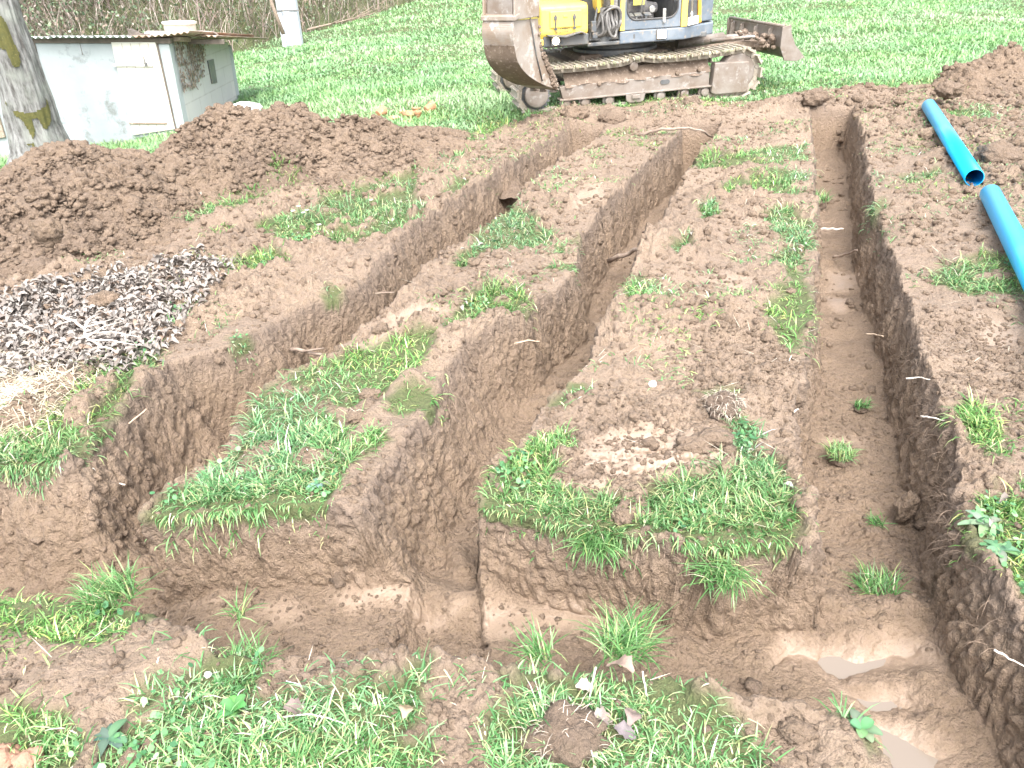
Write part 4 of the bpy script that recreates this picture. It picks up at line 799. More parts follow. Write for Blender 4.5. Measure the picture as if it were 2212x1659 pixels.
for w_ in (-.02, BWID - .02):
    o_ = [(uA - .01, zA), (uA + .36, zA + .0), (uA + .40, zA + .30), (uA + .22, zA + .55), (uA + .02, zA + .40)]; n_ = len(o_)
    v = [bp3(u, z, w_) for u, z in o_] + [bp3(u, z, w_ + .02) for u, z in o_]; MB().add(v, [tuple(range(n_)), tuple(range(2 * n_ - 1, n_ - 1, -1))] + [(i, i + n_, (i + 1) % n_ + n_, (i + 1) % n_) for i in range(n_)]).build('mounting_ear', M_BUCKET, BK, .006)
o_ = [(uA + .02, zA + .03), (uA + .36, zA + .03), (uA + .30, zA + .40), (uA + .06, zA + .38)]; v = [bp3(u, z, .03) for u, z in o_] + [bp3(u, z, BWID - .03) for u, z in o_]
MB().add(v, [(0, 1, 2, 3), (7, 6, 5, 4)] + [(i, i + 4, (i + 1) % 4 + 4, (i + 1) % 4) for i in range(4)]).build('hitch_bracket', M_STEEL, BK, .006)
pa = bp3(uA + .2, zA + .45, BWID / 2); pb = bp3(uA - .12, zA + 1.65, BWID / 2); pc = Vector((.86, .20, .95)); pk = Vector((.55, -.25, 2.75))
b = MB(); b.tube([pa, pa.lerp(pb, .5), pb], [.075, .10, .12], 4); b.build('dipper_arm', M_YEL, EX, .01)
b = MB(); b.tube([pc, pc.lerp(pk, .55) + Vector((0, -.1, .15)), pk, pb], [.12, .15, .13, .09], 4); b.build('boom', M_YEL, EX, .01)
b = MB(); b.tube([pc + Vector((0, -.1, .05)), pc.lerp(pk, .5) + Vector((0, -.3, 0))], .05, 14); b.build('boom_cylinder', M_CHROME, EX, 0, True)
# dozer blade at the right end
bx = lambda u, y_, z: (u, y_, z)
prof_b = [(2.86, .655), (2.84, .56), (2.84, .46), (2.88, .37), (2.95, .335), (3.05, .325), (3.06, .338), (2.96, .352), (2.90, .38), (2.865, .46), (2.865, .56), (2.885, .655)]
b = MB(); b.prism(prof_b, 'y', .16, 1.52); db = b.build('dozer_blade', M_STEEL, EX, .004)
b = MB(); pts = [(2.80, .662), (2.90, .680), (2.91, .60), (2.97, .48), (3.10, .345), (3.0, .315), (2.86, .33), (2.80, .46)]; b.prism(pts, 'y', .15, .168); b.build('end_plate', M_STEEL, db, .004); b = MB(); b.prism(pts, 'y', 1.512, 1.53); b.build('end_plate', M_STEEL, db, .004)
for y_ in (.45, .80, 1.15, 1.40): b = MB(); b.prism([(2.845, .64), (2.80, .62), (2.78, .45), (2.84, .38)], 'y', y_, y_ + .02); b.build('rib', M_STEEL, db, .003)
b = MB(); b.tube([(2.83, .16, .668), (2.83, 1.52, .668)], .016, 8); b.build('top_rail', M_STEEL, db, 0, True)
for y_ in (.50, 1.14):
    b = MB(); b.prism([(1.75, .40), (2.84, .40), (2.84, .50), (2.55, .52), (1.75, .48)], 'y', y_, y_ + .07); b.build('push_arm', M_MUDDY, EX, .008)
b = MB(); b.tube([(1.9, .83, .50), (2.45, .83, .53)], .055, 16); b.tube([(2.45, .83, .53), (2.82, .83, .53)], .03, 12); b.tube([(2.2, .60, .53), (2.5, .5, .55), (2.62, .45, .56), (2.75, .45, .5)], .018, 8); b.build('blade_cylinder', M_STEEL, EX, 0, True)
md = MB()
for k in range(70):
    r_ = rngm.uniform(.015, .05); c_ = Vector((2.74 + rngm.uniform(-.12, .06), rngm.uniform(.25, 1.0), .52 + rngm.uniform(-.08, .05))); md.add([Vector((a * r_ * rngm.uniform(.7, 1.3), b_ * r_ * rngm.uniform(.7, 1.3), c2 * r_ * rngm.uniform(.6, 1))) + c_ for a, b_, c2 in I1[0]], [tuple(q) for q in I1[1]])
kind(md.build('soil_on_blade', M_MUDDY, EX), 'stuff')

# ------------------------------------------------------------------ shed
SY = 9.0
def sh(px, py, Y=SY): return at(px, py, Y)
M_REND = plain('grey cement render', (.40, .44, .455), (.29, .325, .335), 1.3, .9, 0, .5, (.20, .215, .21), .3, .7)
M_BLOCK, t, p = mat('concrete block wall'); v_ = objvec(t); br = N(t, 'ShaderNodeTexBrick'); br.inputs['Scale'].default_value = 1; br.inputs['Brick Width'].default_value = .42; br.inputs['Row Height'].default_value = .20; br.inputs['Mortar Size'].default_value = .008
br.inputs['Color1'].default_value = (.47, .48, .47, 1); br.inputs['Color2'].default_value = (.42, .43, .43, 1); br.inputs['Mortar'].default_value = (.38, .38, .37, 1)
sx = N(t, 'ShaderNodeSeparateXYZ'); cx = N(t, 'ShaderNodeCombineXYZ'); t.links.new(v_, sx.inputs[0]); t.links.new(sx.outputs['Y'], cx.inputs['X']); t.links.new(sx.outputs['Z'], cx.inputs['Y']); t.links.new(cx.outputs[0], br.inputs['Vector'])
t.links.new(mix(t, ramp(t, noise(t, 5, 6, .65, v_), .45, .7), br.outputs['Color'], (.48, .49, .47)), p.inputs['Base Color']); p.inputs['Roughness'].default_value = .9; bump(t, p, noise(t, 40, 5, .6, v_), .3, .01)
M_DOOR = plain('white painted door boards', (.66, .645, .58), (.58, .56, .49), 3, .7, 0, .1, (.55, .50, .42), .35, .8)
M_WOOD = plain('weathered wood', (.34, .27, .21), (.22, .17, .13), 14, .8, 0, .3, (.5, .44, .38)); M_DWOOD = plain('dark rotting beam', (.10, .085, .07), (.16, .13, .11), 12, .85, 0, .3)
M_TIN = plain('galvanised sheet', (.52, .55, .56), (.40, .42, .42), 4, .45, .5, .1, (.34, .25, .18)); M_RUST = plain('rusty sheet', (.34, .22, .15), (.44, .36, .31), 5, .7, .2, .2, (.24, .13, .08))
c0 = sh(399, 272); c0t = sh(380, 85); lft = sh(-40, 345)
gu = Vector((math.sin(ROLL) * -1, 0, math.cos(ROLL)))          # the shed stands plumb, the plot itself is slightly tilted
SH = empty('shed', (c0.x, SY, c0.z), 0, 0, ROLL)
tag(SH, 'low grey cement shed with corrugated iron roof and white doors, behind the big soil heap', 'shed')
SM = Matrix.Translation((c0.x, SY, c0.z)) @ Matrix.Rotation(ROLL, 4, 'Y'); SMi = SM.inverted()
def sl_at(px, py, yl=0.0):                   # shed-local point on the plane y = yl
    o = SMi @ Vector((0, 0, H)); d = SMi.to_3x3() @ Vector(ray(px, py)); k = (yl - o.y) / d.y; q = o + d * k; return q
topz = sl_at(337, 88).z; print('shed top', topz, sl_at(241, 90).z, 'door w', sl_at(337, 88).x - sl_at(241, 90).x, 'left', sl_at(0, 88).x)
xl = sl_at(0, 88).x - 1.6
SD = 1.9
o = SMi @ Vector((0, 0, H)); 
b = MB(); b.box(((xl + 0) / 2 - 0, .07, topz / 2 - .25), (abs(xl), .14, topz + .5)); b.prism([(.14, -.5), (SD + .14, -.5), (SD + .14, topz - .105 * (SD + .1)), (.14, topz - .021)], 'x', xl, xl + .14); b.box((xl / 2, SD + .21, topz / 2 - .38), (abs(xl), .14, topz + .24)); b.build('wall', M_REND, SH, .006)
b = MB(); b.prism([(.14, -.5), (SD + .14, -.5), (SD + .14, topz + .0 - .105 * (SD + .1)), (.14, topz - .105 * .2)], 'x', -.14, -.002); ew = b.build('end_wall', M_BLOCK, SH, .004)
def slab(name, pxs, d0, d1, m, par=SH, bev=.004):             # a board standing off the front wall, outline from the picture
    P = [sl_at(*q) for q in pxs]; return MB().prism([(q.x, q.z) for q in P], 'y', d0, d1).build(name, m, par, bev)
D1 = lambda x, y: (x * .275, y * .275)
dr = slab('door', [D1(878, 330), D1(1225, 330), D1(1378, 1012), D1(1052, 1060)], -.022, .0, M_DOOR)
b = MB()
for f in (.2, .4, .6, .8):
    a_ = sl_at(*D1(878 + 347 * f, 332), -.0225); b_ = sl_at(*D1(1052 + 326 * f, 1050), -.0225); b.box(((a_.x + b_.x) / 2, -.0222, (a_.z + b_.z) / 2), (.004, .003, a_.z - b_.z - .02))
b.build('board_gap', M_WOOD, dr)
q1, q2 = sl_at(*D1(890, 512), -.03), sl_at(*D1(1196, 508), -.03); b = MB(); b.box(((q1.x + q2.x) / 2, -.032, q1.z), (q2.x - q1.x, .016, .022)); bar_ = b.build('latch_bar', M_WHITEP, dr, .003)
q1 = sl_at(*D1(1148, 505), -.04); b = MB(); b.box((q1.x, -.045, q1.z), (.03, .02, .036)); b.tube([(q1.x - .004, -.05, q1.z), (q1.x - .006, -.055, q1.z + .075)], .006, 6); b.build('handle', M_DKG, dr, .003)
q1, q2 = sl_at(*D1(1015, 968), -.03), sl_at(*D1(1310, 965), -.03); b = MB(); b.box(((q1.x + q2.x) / 2, -.03, q1.z), (q2.x - q1.x, .018, .018)); b.build('hinge_batten', M_WOOD, dr, .003)
MB().prism([(sl_at(*D1(*q)).x, sl_at(*D1(*q)).z) for q in ((1226, 330), (1240, 330), (1388, 1012), (1376, 1012))], 'y', -.012, 0.001).build('door_jamb', M_DWOOD, SH)
q1 = sl_at(*D1(625, 330)); b = MB(); b.box((q1.x, -.001, q1.z - .06), (.005, .004, .13)); b.build('wall_crack', M_DWOOD, SH)
d2 = slab('door', [(sl_at(0, 0).x and 6, 92), D1(255, 330), D1(452, 985), (60, 310)], -.020, .0, M_DOOR); d2['label'] = 'cream door half hidden by the tree trunk'
MB().prism([(sl_at(*D1(*q)).x, sl_at(*D1(*q)).z) for q in ((258, 330), (272, 330), (462, 1000), (448, 1000))], 'y', -.014, .001).build('door_jamb', M_DWOOD, SH)
q1 = sl_at(*D1(265, 508), -.03); b = MB(); b.tube([(q1.x + .016 * math.cos(a), -.034, q1.z + .02 * math.sin(a)) for a in [k * math.pi / 8 for k in range(17)]], .004, 6); b.build('ring_handle', M_DKG, d2)
q1 = sl_at(*D1(215, 490), -.03); b = MB(); b.box((q1.x, -.028, q1.z), (.06, .012, .012)); b.build('hasp', M_WHITEP, d2)
d3 = slab('door', [D1(-260, 400), D1(-150, 400), D1(50, 1075), D1(-60, 1090)], -.03, 0, M_WOOD)
b = MB(); P1 = sl_at(*D1(60, 345)); b.box(((xl + .0) / 2, .03, topz - .0), (abs(xl) + .06, .10, .055)); b.build('eaves_beam', M_DWOOD, SH, .004)
# end wall opening and beam end (the wall face is x = 0, facing +x)
def el_at(px, py, xp=0.0):
    o = SMi @ Vector((0, 0, H)); d = SMi.to_3x3() @ Vector(ray(px, py)); k = (xp - o.x) / d.x; return o + d * k
q = [el_at(*D1(*a)) for a in ((1625, 475), (1672, 462), (1702, 650), (1660, 658))]; print('vent', [tuple(round(c, 2) for c in a) for a in q], 'endcorner', el_at(*D1(1905, 840)), el_at(*D1(1815, 340)))
b = MB(); b.prism([(a.y, a.z) for a in q], 'x', .0, .012); b.build('vent_shutter', M_DKG, SH, .003)
b = MB(); b.box((.03, .55, topz - .04), (.12, .9, .05), Matrix.Rotation(-.105, 3, 'X')); b.build('wall_plate', M_WOOD, SH, .006)
RS = -.105
# corrugated roof: four overlapping sheets
def sheet(x0, x1, dz, tilt, m, lift=0.0, y0=-.10, y1=SD + .45):
    n = int((x1 - x0) / .0085); v = []; f = []
    for i in range(n + 1):
        x = x0 + (x1 - x0) * i / n
        for j, y_ in enumerate((y0 + .02 * math.sin(x * 3), (y0 + y1) / 2, y1)):
            lf = lift * max(0, (x - x0) / (x1 - x0)) ** 2
            v.append((x, y_, topz + .045 + dz + RS * (y_ - y0) + .010 * math.sin(x * 2 * math.pi / .066) + lf))
    for i in range(n):
        for j in range(2): a = i * 3 + j; f.append((a, a + 3, a + 4, a + 1))
    o_ = MB().add(v, f).build('roof_sheet', m, SH, 0, True); s_ = o_.modifiers.new('thick', 'SOLIDIFY'); s_.thickness = .003; return o_
sheet(xl - .1, sl_at(120, 85).x, -.012, -.018, M_TIN); sheet(sl_at(116, 85).x, sl_at(212, 80).x, .0, -.018, M_TIN); sheet(sl_at(205, 80).x, sl_at(300, 80).x, .003, -.018, M_TIN)
r4 = sheet(sl_at(292, 80).x, .28, .005, -.016, M_RUST, .05)
r5 = sheet(-.05, .42, -.02, -.018, M_RUST, -.01, .35, SD + .6); b = MB(); b.box((.25, .45, topz - .05), (.40, .04, .05)); b.build('verge_board', M_DWOOD, SH, .003)
# dry creeper on the end wall
n = 420; v = []; vx = MB(); rv = random.Random(5)
for k in range(26):
    y_ = rv.uniform(.12, 1.3); z = topz - rv.uniform(0, .05); path = []
    zend = topz * (1 - rv.uniform(.2, .75) * max(.15, 1 - abs(y_ - .5) / 1.0))
    while z > zend: path.append((.008 + rv.uniform(0, .012), y_, z)); z -= .05; y_ += rv.uniform(-.045, .06)
    if len(path) > 1: vx.tube(path, .004, 5)
cr = vx.build('dry_creeper', plain('dry creeper', (.20, .16, .13), (.30, .25, .21), 20, .9), None); cr.matrix_world = SM; tag(cr, 'dry dead creeper clinging to the block end wall of the shed', 'creeper')
ny2 = RNG.random(n) ** 1.2 * .95 + .1; nz2 = topz * (1 - RNG.random(n) * np.clip(1.0 - np.abs(ny2 - .42) / .85, .1, .62)); 
V, f_, cv = leaf_faces(np.zeros(n), ny2, np.zeros(n), .012 + .012 * RNG.random(n), RNG.standard_normal(n), RNG.random(n) * 6.28, np.array([.26, .21, .17]) * (.5 + .8 * RNG.random((n, 1))))
V = np.asarray(V); V = np.stack([.014 + np.abs(V[:, 2]) * 1.0 + .004, V[:, 1], np.repeat(nz2, 6) + V[:, 0]], 1); lf = np_mesh('leaves', V, [f_], DRY, {'Col': cv}, parent=cr)
# things lying on the roof
def on_roof(px, py, yl): q = sl_at(px, py, yl); return SM @ q
M_CONC = plain('pale concrete', (.62, .60, .52), (.52, .50, .43), 5, .85, 0, .2, (.42, .40, .34))
yb_ = .55; a_, b_ = sl_at(*D1(1300, 258), yb_), sl_at(*D1(1545, 258), yb_); rr_ = (b_.x - a_.x) / 2; zt = sl_at(*D1(1420, 180), yb_ - rr_).z; z0_ = topz + .05 - .105 * (yb_ + .1); hh = max(zt - z0_, .06)
b = MB(); b.lathe([(rr_ * .96, 0), (rr_ * .97, hh * .84), (rr_ * 1.06, hh * .86), (rr_ * 1.06, hh), (rr_ * .88, hh), (rr_ * .86, .03)], (0, 0, 0), 'z', 44)
o_ = b.build('concrete_basin', M_CONC, None, .004, True); o_.matrix_world = Matrix.Translation(SM @ Vector(((a_.x + b_.x) / 2, yb_, z0_))) @ Matrix.Rotation(ROLL, 4, 'Y'); tag(o_, 'round pale concrete basin lying on the shed roof', 'basin')
def roof_tile(px, py, yl, w_, l_, rz, label, m):
    pts = [(w_ / 2 * math.cos(R(a)), w_ * .32 * math.sin(R(a))) for a in range(0, 181, 20)] + [(w_ * .42 * math.cos(R(a)), w_ * .24 * math.sin(R(a))) for a in range(180, -1, -20)]
    o_ = MB().prism(pts, 'y', -l_ / 2, l_ / 2).build('roof_tile', m, None, .003); q = sl_at(px, py, yl); o_.matrix_world = Matrix.Translation(SM @ Vector((q.x, yl, topz + .06 - .105 * (yl + .1)))) @ Matrix.Rotation(ROLL, 4, 'Y') @ Matrix.Rotation(rz, 4, 'Z'); tag(o_, label, 'roof tile', 'roof tiles lying on the shed')
M_TILE = plain('old grey clay tile', (.36, .32, .29), (.25, .22, .20), 9, .85, 0, .2)
roof_tile(*D1(1240, 240), .55, .18, .26, R(80), 'long curved grey tile left of the concrete basin on the shed roof', M_TILE)
roof_tile(*D1(1590, 240), .70, .20, .28, R(60), 'curved grey tile half hidden behind the right of the concrete basin', M_TILE)
q = sl_at(*D1(1075, 250), .2); b = MB(); b.prism([(-.08, 0), (.10, 0), (.12, .02), (.02, .03), (-.05, .075), (-.075, .08)], 'y', -.05, .05); b.box((.03, -.03, .035), (.10, .03, .02), Matrix.Rotation(.3, 3, 'Y')); o_ = b.build('rotten_wood', M_DWOOD, None, .006); o_.matrix_world = Matrix.Translation(SM @ Vector((q.x, .2, topz + .05 - .03))) @ Matrix.Rotation(ROLL, 4, 'Y'); tag(o_, 'broken lump of dark rotten wood on the front edge of the shed roof', 'wood')
# ------------------------------------------------------------------ white sack and pipe end beside the shed
q = at(*D1(1940, 855), 9.3); v, f = I3; P = v * np.array([.17, .10, .075]) * (1 + .35 * n3(v[:, 0] * 2.2, v[:, 1] * 2.2, v[:, 2] * 2.2, 9) + .2 * n3(v[:, 0] * 6, v[:, 1] * 6, v[:, 2] * 6, 8))[:, None]
o_ = np_mesh('white_sack', P, [f], plain('white plastic sack', (.82, .82, .80), (.7, .7, .68), 6, .45, 0, .2), smooth=True); o_.location = (q.x, 9.3, q.z + .0); tag(o_, 'crumpled white plastic sack lying at the right corner of the shed', 'sack')
q = at(*D1(1850, 895), 9.1); b = MB(); b.tube([(-.10, 0, .05), (-.02, .0, .075), (.03, .02, .05), (.02, .03, .0)], .026, 12); o_ = b.build('bent_pipe', M_RUBBER, None, 0, True); o_.location = q; tag(o_, 'short bent dark pipe beside the white sack', 'pipe')

# ------------------------------------------------------------------ tree at the left
def tpt(px, py, Y): return at(px, py, Y)
axis = [(tpt(93, 352, 7.55), .30), (tpt(90, 318, 7.55), .245), (tpt(74, 270, 7.55), .215), (tpt(55, 200, 7.55), .195), (tpt(30, 120, 7.55), .185), (tpt(0, 40, 7.55), .18), (tpt(-30, -60, 7.6), .175), (tpt(-55, -180, 7.7), .17)]
P0 = axis[1][0]; T0 = Vector((P0.x, P0.y, P0.z))
def tube_grid(axis, nr_, ns, fur=.018, seed=0):
    k = np.linspace(0, len(axis) - 1, nr_); A = np.array([a[0][:] for a in axis]); Rr = np.array([a[1] for a in axis]); idx_ = np.arange(len(axis))
    cx_ = np.stack([np.interp(k, idx_, A[:, i]) for i in range(3)], 1); rr = np.interp(k, idx_, Rr); th_ = np.linspace(0, 2 * np.pi, ns, endpoint=False)
    X = cx_[:, None, 0] + rr[:, None] * np.cos(th_); Y = cx_[:, None, 1] + rr[:, None] * np.sin(th_); Z = np.repeat(cx_[:, None, 2], ns, 1)
    u = np.repeat(th_[None], nr_, 0); d = fur * (np.abs(n3(np.cos(u) * 5.5, np.sin(u) * 5.5, Z * 2.2, seed)) * 2 + .9 * np.abs(n3(np.cos(u) * 13, np.sin(u) * 13, Z * 6, seed + 1)))
    d = d + .05 * n3(np.cos(u) * 1.6, np.sin(u) * 1.6, Z * 1.2, seed + 2); X = X + d * np.cos(th_); Y = Y + d * np.sin(th_); return X, Y, Z, u
TX, TY, TZ, TU = tube_grid(axis, 150, 150)
M_BARK, t, p = mat('grey furrowed bark'); v_ = objvec(t); mp = N(t, 'ShaderNodeMapping'); mp.inputs['Scale'].default_value = (26, 26, 6); t.links.new(v_, mp.inputs[0])
c_ = mix(t, ramp(t, noise(t, 1, 5, .7, mp.outputs[0]), .36, .62), (.06, .056, .052), (.23, .23, .225)); c_ = mix(t, ramp(t, noise(t, 5, 4, .6, v_), .5, .7), c_, (.20, .21, .19)); t.links.new(c_, p.inputs['Base Color']); p.inputs['Roughness'].default_value = .9; bump(t, p, noise(t, 1, 6, .7, mp.outputs[0]), .7, .02)
M_MOSS = plain('olive moss', (.085, .08, .022), (.06, .062, .018), 20, .95, 0, .6, (.14, .12, .04))
TR = empty('tree', (T0.x, T0.y, T0.z)); tag(TR, 'leaning grey tree trunk with moss patches at the left edge beside the shed', 'tree')
def ringq(nr_, ns):
    I = np.arange(nr_ * ns).reshape(nr_, ns); J = np.roll(I, -1, 1); return np.stack([I[:-1], J[:-1], J[1:], I[1:]], -1).reshape(-1, 4)
V = np.stack([TX, TY, TZ], -1).reshape(-1, 3) - np.array(T0[:]); trunk = np_mesh('trunk', V, [ringq(150, 150)], M_BARK, smooth=True, parent=TR)
mk = (n3(TX * 5, TY * 5, TZ * 3.5, 3) + .5 * n3(TX * 16, TY * 16, TZ * 12, 4)); facing = np.cos(TU - R(-62)); low = (TZ - T0.z)
sc_f = lambda a, lo: sstep(lo, lo + .45, np.cos(TU - R(a))); msk = mk * .8 + .30 * np.exp(-((low - .36) / .15) ** 2) * sc_f(-62, .35) + .22 * np.exp(-((low - .05) / .08) ** 2) * sc_f(-40, .3) + .26 * np.exp(-((low - .95) / .22) ** 2) * sc_f(-110, .2) + .2 * np.exp(-((low - .3) / .3) ** 2) * sc_f(0, .75) - .44
MX = TX + .012 * np.cos(TU); MY = TY + .012 * np.sin(TU); q = ringq(150, 150); q = q[(msk.ravel()[q] > 0).all(1)]
np_mesh('moss', np.stack([MX, MY, TZ], -1).reshape(-1, 3) - np.array(T0[:]), [q], M_MOSS, smooth=True, parent=trunk)
b = MB(); rt_ = random.Random(11); topv = axis[-1][0] - T0
def limb(p0, d, L, r, depth):
    pts = [p0]; rr = [r]
    for k in range(6): d = (d + Vector((rt_.uniform(-.25, .25), rt_.uniform(-.25, .25), rt_.uniform(-.05, .22)))).normalized(); pts.append(pts[-1] + d * L / 6); rr.append(r * (1 - .13 * (k + 1)))
    b.tube(pts, rr, 8 if depth < 2 else 5)
    if depth < 3:
        for k in range(3 if depth else 4): limb(pts[rt_.randint(2, 6)], (d + Vector((rt_.uniform(-1, 1), rt_.uniform(-1, 1), rt_.uniform(-.1, .6)))).normalized(), L * .62, r * .5, depth + 1)
for k in range(4): limb(topv - Vector((0, 0, .1)), Vector((math.cos(k * 1.6), math.sin(k * 1.6), 1.2)).normalized(), 1.9, .10, 0)
b.build('crown', M_BARK, TR, 0, True)

# ------------------------------------------------------------------ concrete pole, sapling, fallen branch
pb_ = G(627, 68); PY = 19.6; q = at(626, 66, PY)
M_POLE = plain('blue grey concrete', (.50, .53, .58), (.42, .45, .50), 3, .8, 0, .1); PO = empty('concrete_pole', (q.x, PY, q.z - .2), 0, 0, ROLL * .4); tag(PO, 'grey concrete utility pole at the edge of the thicket behind the meadow', 'pole')
b = MB(); b.prism([(-.20, -.12), (-.10, -.12), (-.10, -.04), (.10, -.04), (.10, -.12), (.24, -.12), (.24, .12), (.10, .12), (.10, .04), (-.10, .04), (-.10, .12), (-.20, .12)], 'z', -.2, 7); b.build('shaft', M_POLE, PO, .01)
b = MB(); b.box((0, -.125, .2 + .42), (.62, .02, .03)); b.build('step_iron', M_DKG, PO)
def branchy(name, base, d, L, r, label, cat, seed, m, levels=3, n0=5):
    b = MB(); rr_ = random.Random(seed)
    def go(p0, d, L, r, lv):
        pts = [p0]; rs = [r]
        for k in range(6): d = (d + Vector((rr_.uniform(-.2, .2), rr_.uniform(-.2, .2), rr_.uniform(-.08, .12)))).normalized(); pts.append(pts[-1] + d * L / 6); rs.append(max(r * (1 - .14 * (k + 1)), .002))
        b.tube(pts, rs, 6 if lv == 0 else 4)
        if lv < levels - 1:
            for k in range(n0 if lv == 0 else 3): go(pts[rr_.randint(1, 5)], (d + Vector((rr_.uniform(-1, 1), rr_.uniform(-.6, .6), rr_.uniform(-.2, .5)))).normalized(), L * .55, r * .5, lv + 1)
    go(Vector((0, 0, -.03)), Vector(d).normalized(), L, r, 0); o_ = b.build(name, m, None, 0, True); o_.location = base; return tag(o_, label, cat)
M_TWIGB = plain('brown twig', (.19, .14, .11), (.30, .24, .19), 30, .85); M_TWIGP = plain('pale bleached twig', (.66, .60, .53), (.52, .45, .38), 30, .8); M_ROOT = plain('pale root', (.52, .40, .29), (.40, .30, .22), 30, .85)
q = at(612, 71, 19.0); branchy('sapling', q, (-.12, 0, 1), 3.2, .05, 'bare leafless sapling just left of the concrete pole', 'sapling', 3, M_TWIGB, 3, 8)
q = at(664, 68, 18.4); branchy('fallen_branch', (q.x, 18.4, q.z + .06), (1, .25, .22), 1.6, .025, 'bare fallen branch lying on the meadow right of the concrete pole', 'branch', 8, M_TWIGB, 3, 6)

# ------------------------------------------------------------------ thicket on the bank behind
n = 46000; tx = -30 + 44 * RNG.random(n); u_ = RNG.random(n) ** .8; yb = np.interp(tx, [p_[0] for p_ in THICK], [p_[1] for p_ in THICK]); ty = yb - .15 + 9 * u_ + .7 * n2(tx * .8, tx * .1, 140); k = (np.abs(tx - .02 * ty) < .8 * ty + 2); tx, ty = tx[k], ty[k]; n = len(tx)
tz = macro(tx, ty); cl = n2(tx * .45, ty * .45, 141) + .5 * n2(tx * 1.4, ty * 1.4, 142)
tcol = np.array([(.30, .24, .21), (.22, .17, .15), (.40, .35, .31), (.34, .25, .21), (.16, .20, .12)])[RNG.choice(5, n, p=(.32, .22, .22, .16, .08))] * (.7 + .6 * RNG.random((n, 1)))
V, q, t3, cc = blades(np.stack([tx, ty, tz], 1), RNG.random(n) * 6.283, .5 + 1.0 * RNG.random(n), .008 + .014 * RNG.random(n), .1 + .7 * RNG.random(n), .2 + .9 * RNG.random(n), tcol)
i_ = np.repeat(np.arange(n), 4); i_ = i_[(cl[i_] > -.05) | (RNG.random(len(i_)) < .25)]; m_ = len(i_)
lx = tx[i_] + .35 * RNG.standard_normal(m_); ly = ty[i_] + .3 * RNG.standard_normal(m_); lz = tz[i_] + .1 + .95 * RNG.random(m_) * (.7 + .8 * np.clip(cl[i_], -.3, .6))
lc = np.array([(.07, .115, .06), (.115, .165, .09), (.18, .23, .14), (.22, .165, .13), (.27, .235, .205)])[RNG.choice(5, m_, p=(.28, .28, .18, .16, .10))] * (.7 + .6 * RNG.random((m_, 1)))
V2, f2, c2 = leaf_faces(lx, ly, lz, .013 + .019 * RNG.random(m_), RNG.standard_normal(m_), RNG.random(m_) * 6.283, lc, 1.3)
kind(np_mesh('thicket', np.concatenate([V, V2]), [q, t3, f2 + len(V)], DRY, {'Col': np.concatenate([cc, c2])}), 'stuff')

# ------------------------------------------------------------------ terracotta pots
Z8 = lambda x, y: (553 + x * .25, y * .25)
M_TERRA = plain('terracotta', (.42, .19, .10), (.46, .25, .15), 9, .8, 0, .1, (.5, .38, .3)); M_RED = plain('red plastic', (.55, .10, .07), (.5, .12, .09), 9, .5)
def pot(px, py, r, h, tilt, az, label, m=M_TERRA, name='terracotta_pot'):
    b = MB(); b.lathe([(r * .66, 0), (r * .92, h * .74), (r * 1.03, h * .75), (r * 1.05, h), (r * .94, h), (r * .84, h * .7), (r * .58, .012)], (0, 0, 0), 'z', 28)
    o_ = b.build(name, m, None, .002, True); x, y = G(*Z8(px, py)); o_.scale = (.68, .68, .68); o_.location = (x, y, float(surf(np.array([x]), np.array([y]))[0]) - .005 + r * abs(math.sin(tilt)) * .55); o_.rotation_euler = (tilt * math.cos(az), tilt * math.sin(az), az); tag(o_, label, 'flower pot', 'terracotta pots in the grass')
pot(1330, 1025, .105, .09, .15, .4, 'wide shallow terracotta bowl at the front of the pots in the meadow'); pot(1402, 1030, .055, .13, .08, .2, 'small upright terracotta pot touching the right of the wide bowl'); pot(1283, 1015, .06, .10, .2, 2, 'small terracotta pot tucked behind the left of the wide bowl')
pot(1385, 975, .07, .08, .1, 1, 'terracotta pot furthest back in the pot group, behind the wide bowl'); pot(1470, 985, .075, .16, 1.35, 1.2, 'terracotta pot tipped on its side at the right end of the pot group'); pot(1195, 1050, .075, .06, .1, 0, 'low broken terracotta saucer left of the wide bowl')
pot(1055, 1020, .075, .14, 1.35, 4.4, 'pale terracotta pot lying on its side at the left end of the pot group'); pot(1050, 1065, .05, .05, .2, 0, 'little terracotta dish in front of the leftmost lying pot'); pot(1290, 1070, .08, .03, .05, 0, 'flat red plastic saucer in the grass before the wide bowl', M_RED, 'plastic_saucer')
for i, (a, b_, lb) in enumerate((((1305, 960), (1308, 860), 'thin dry stalk behind the left small pot'), ((1352, 960), (1346, 862), 'thin dry stalk standing behind the wide terracotta bowl'), ((1487, 960), (1484, 865), 'thin dry stalk behind the tipped terracotta pot'), ((1240, 975), (1120, 930), 'bent dry stalk left of the terracotta pots'))):
    x, y = G(*Z8(*a)); p0 = Vector((x, y, gz1(x, y))); p1 = at(*Z8(*b_), y); MB().tube([p0, p0.lerp(p1, .5) + Vector((.01, 0, 0)), p1], .005, 5).build('dry_stalk', M_TWIGB, None); o_ = C.objects[-1]; tag(o_, lb, 'stalk', 'dry stalks around the pots')

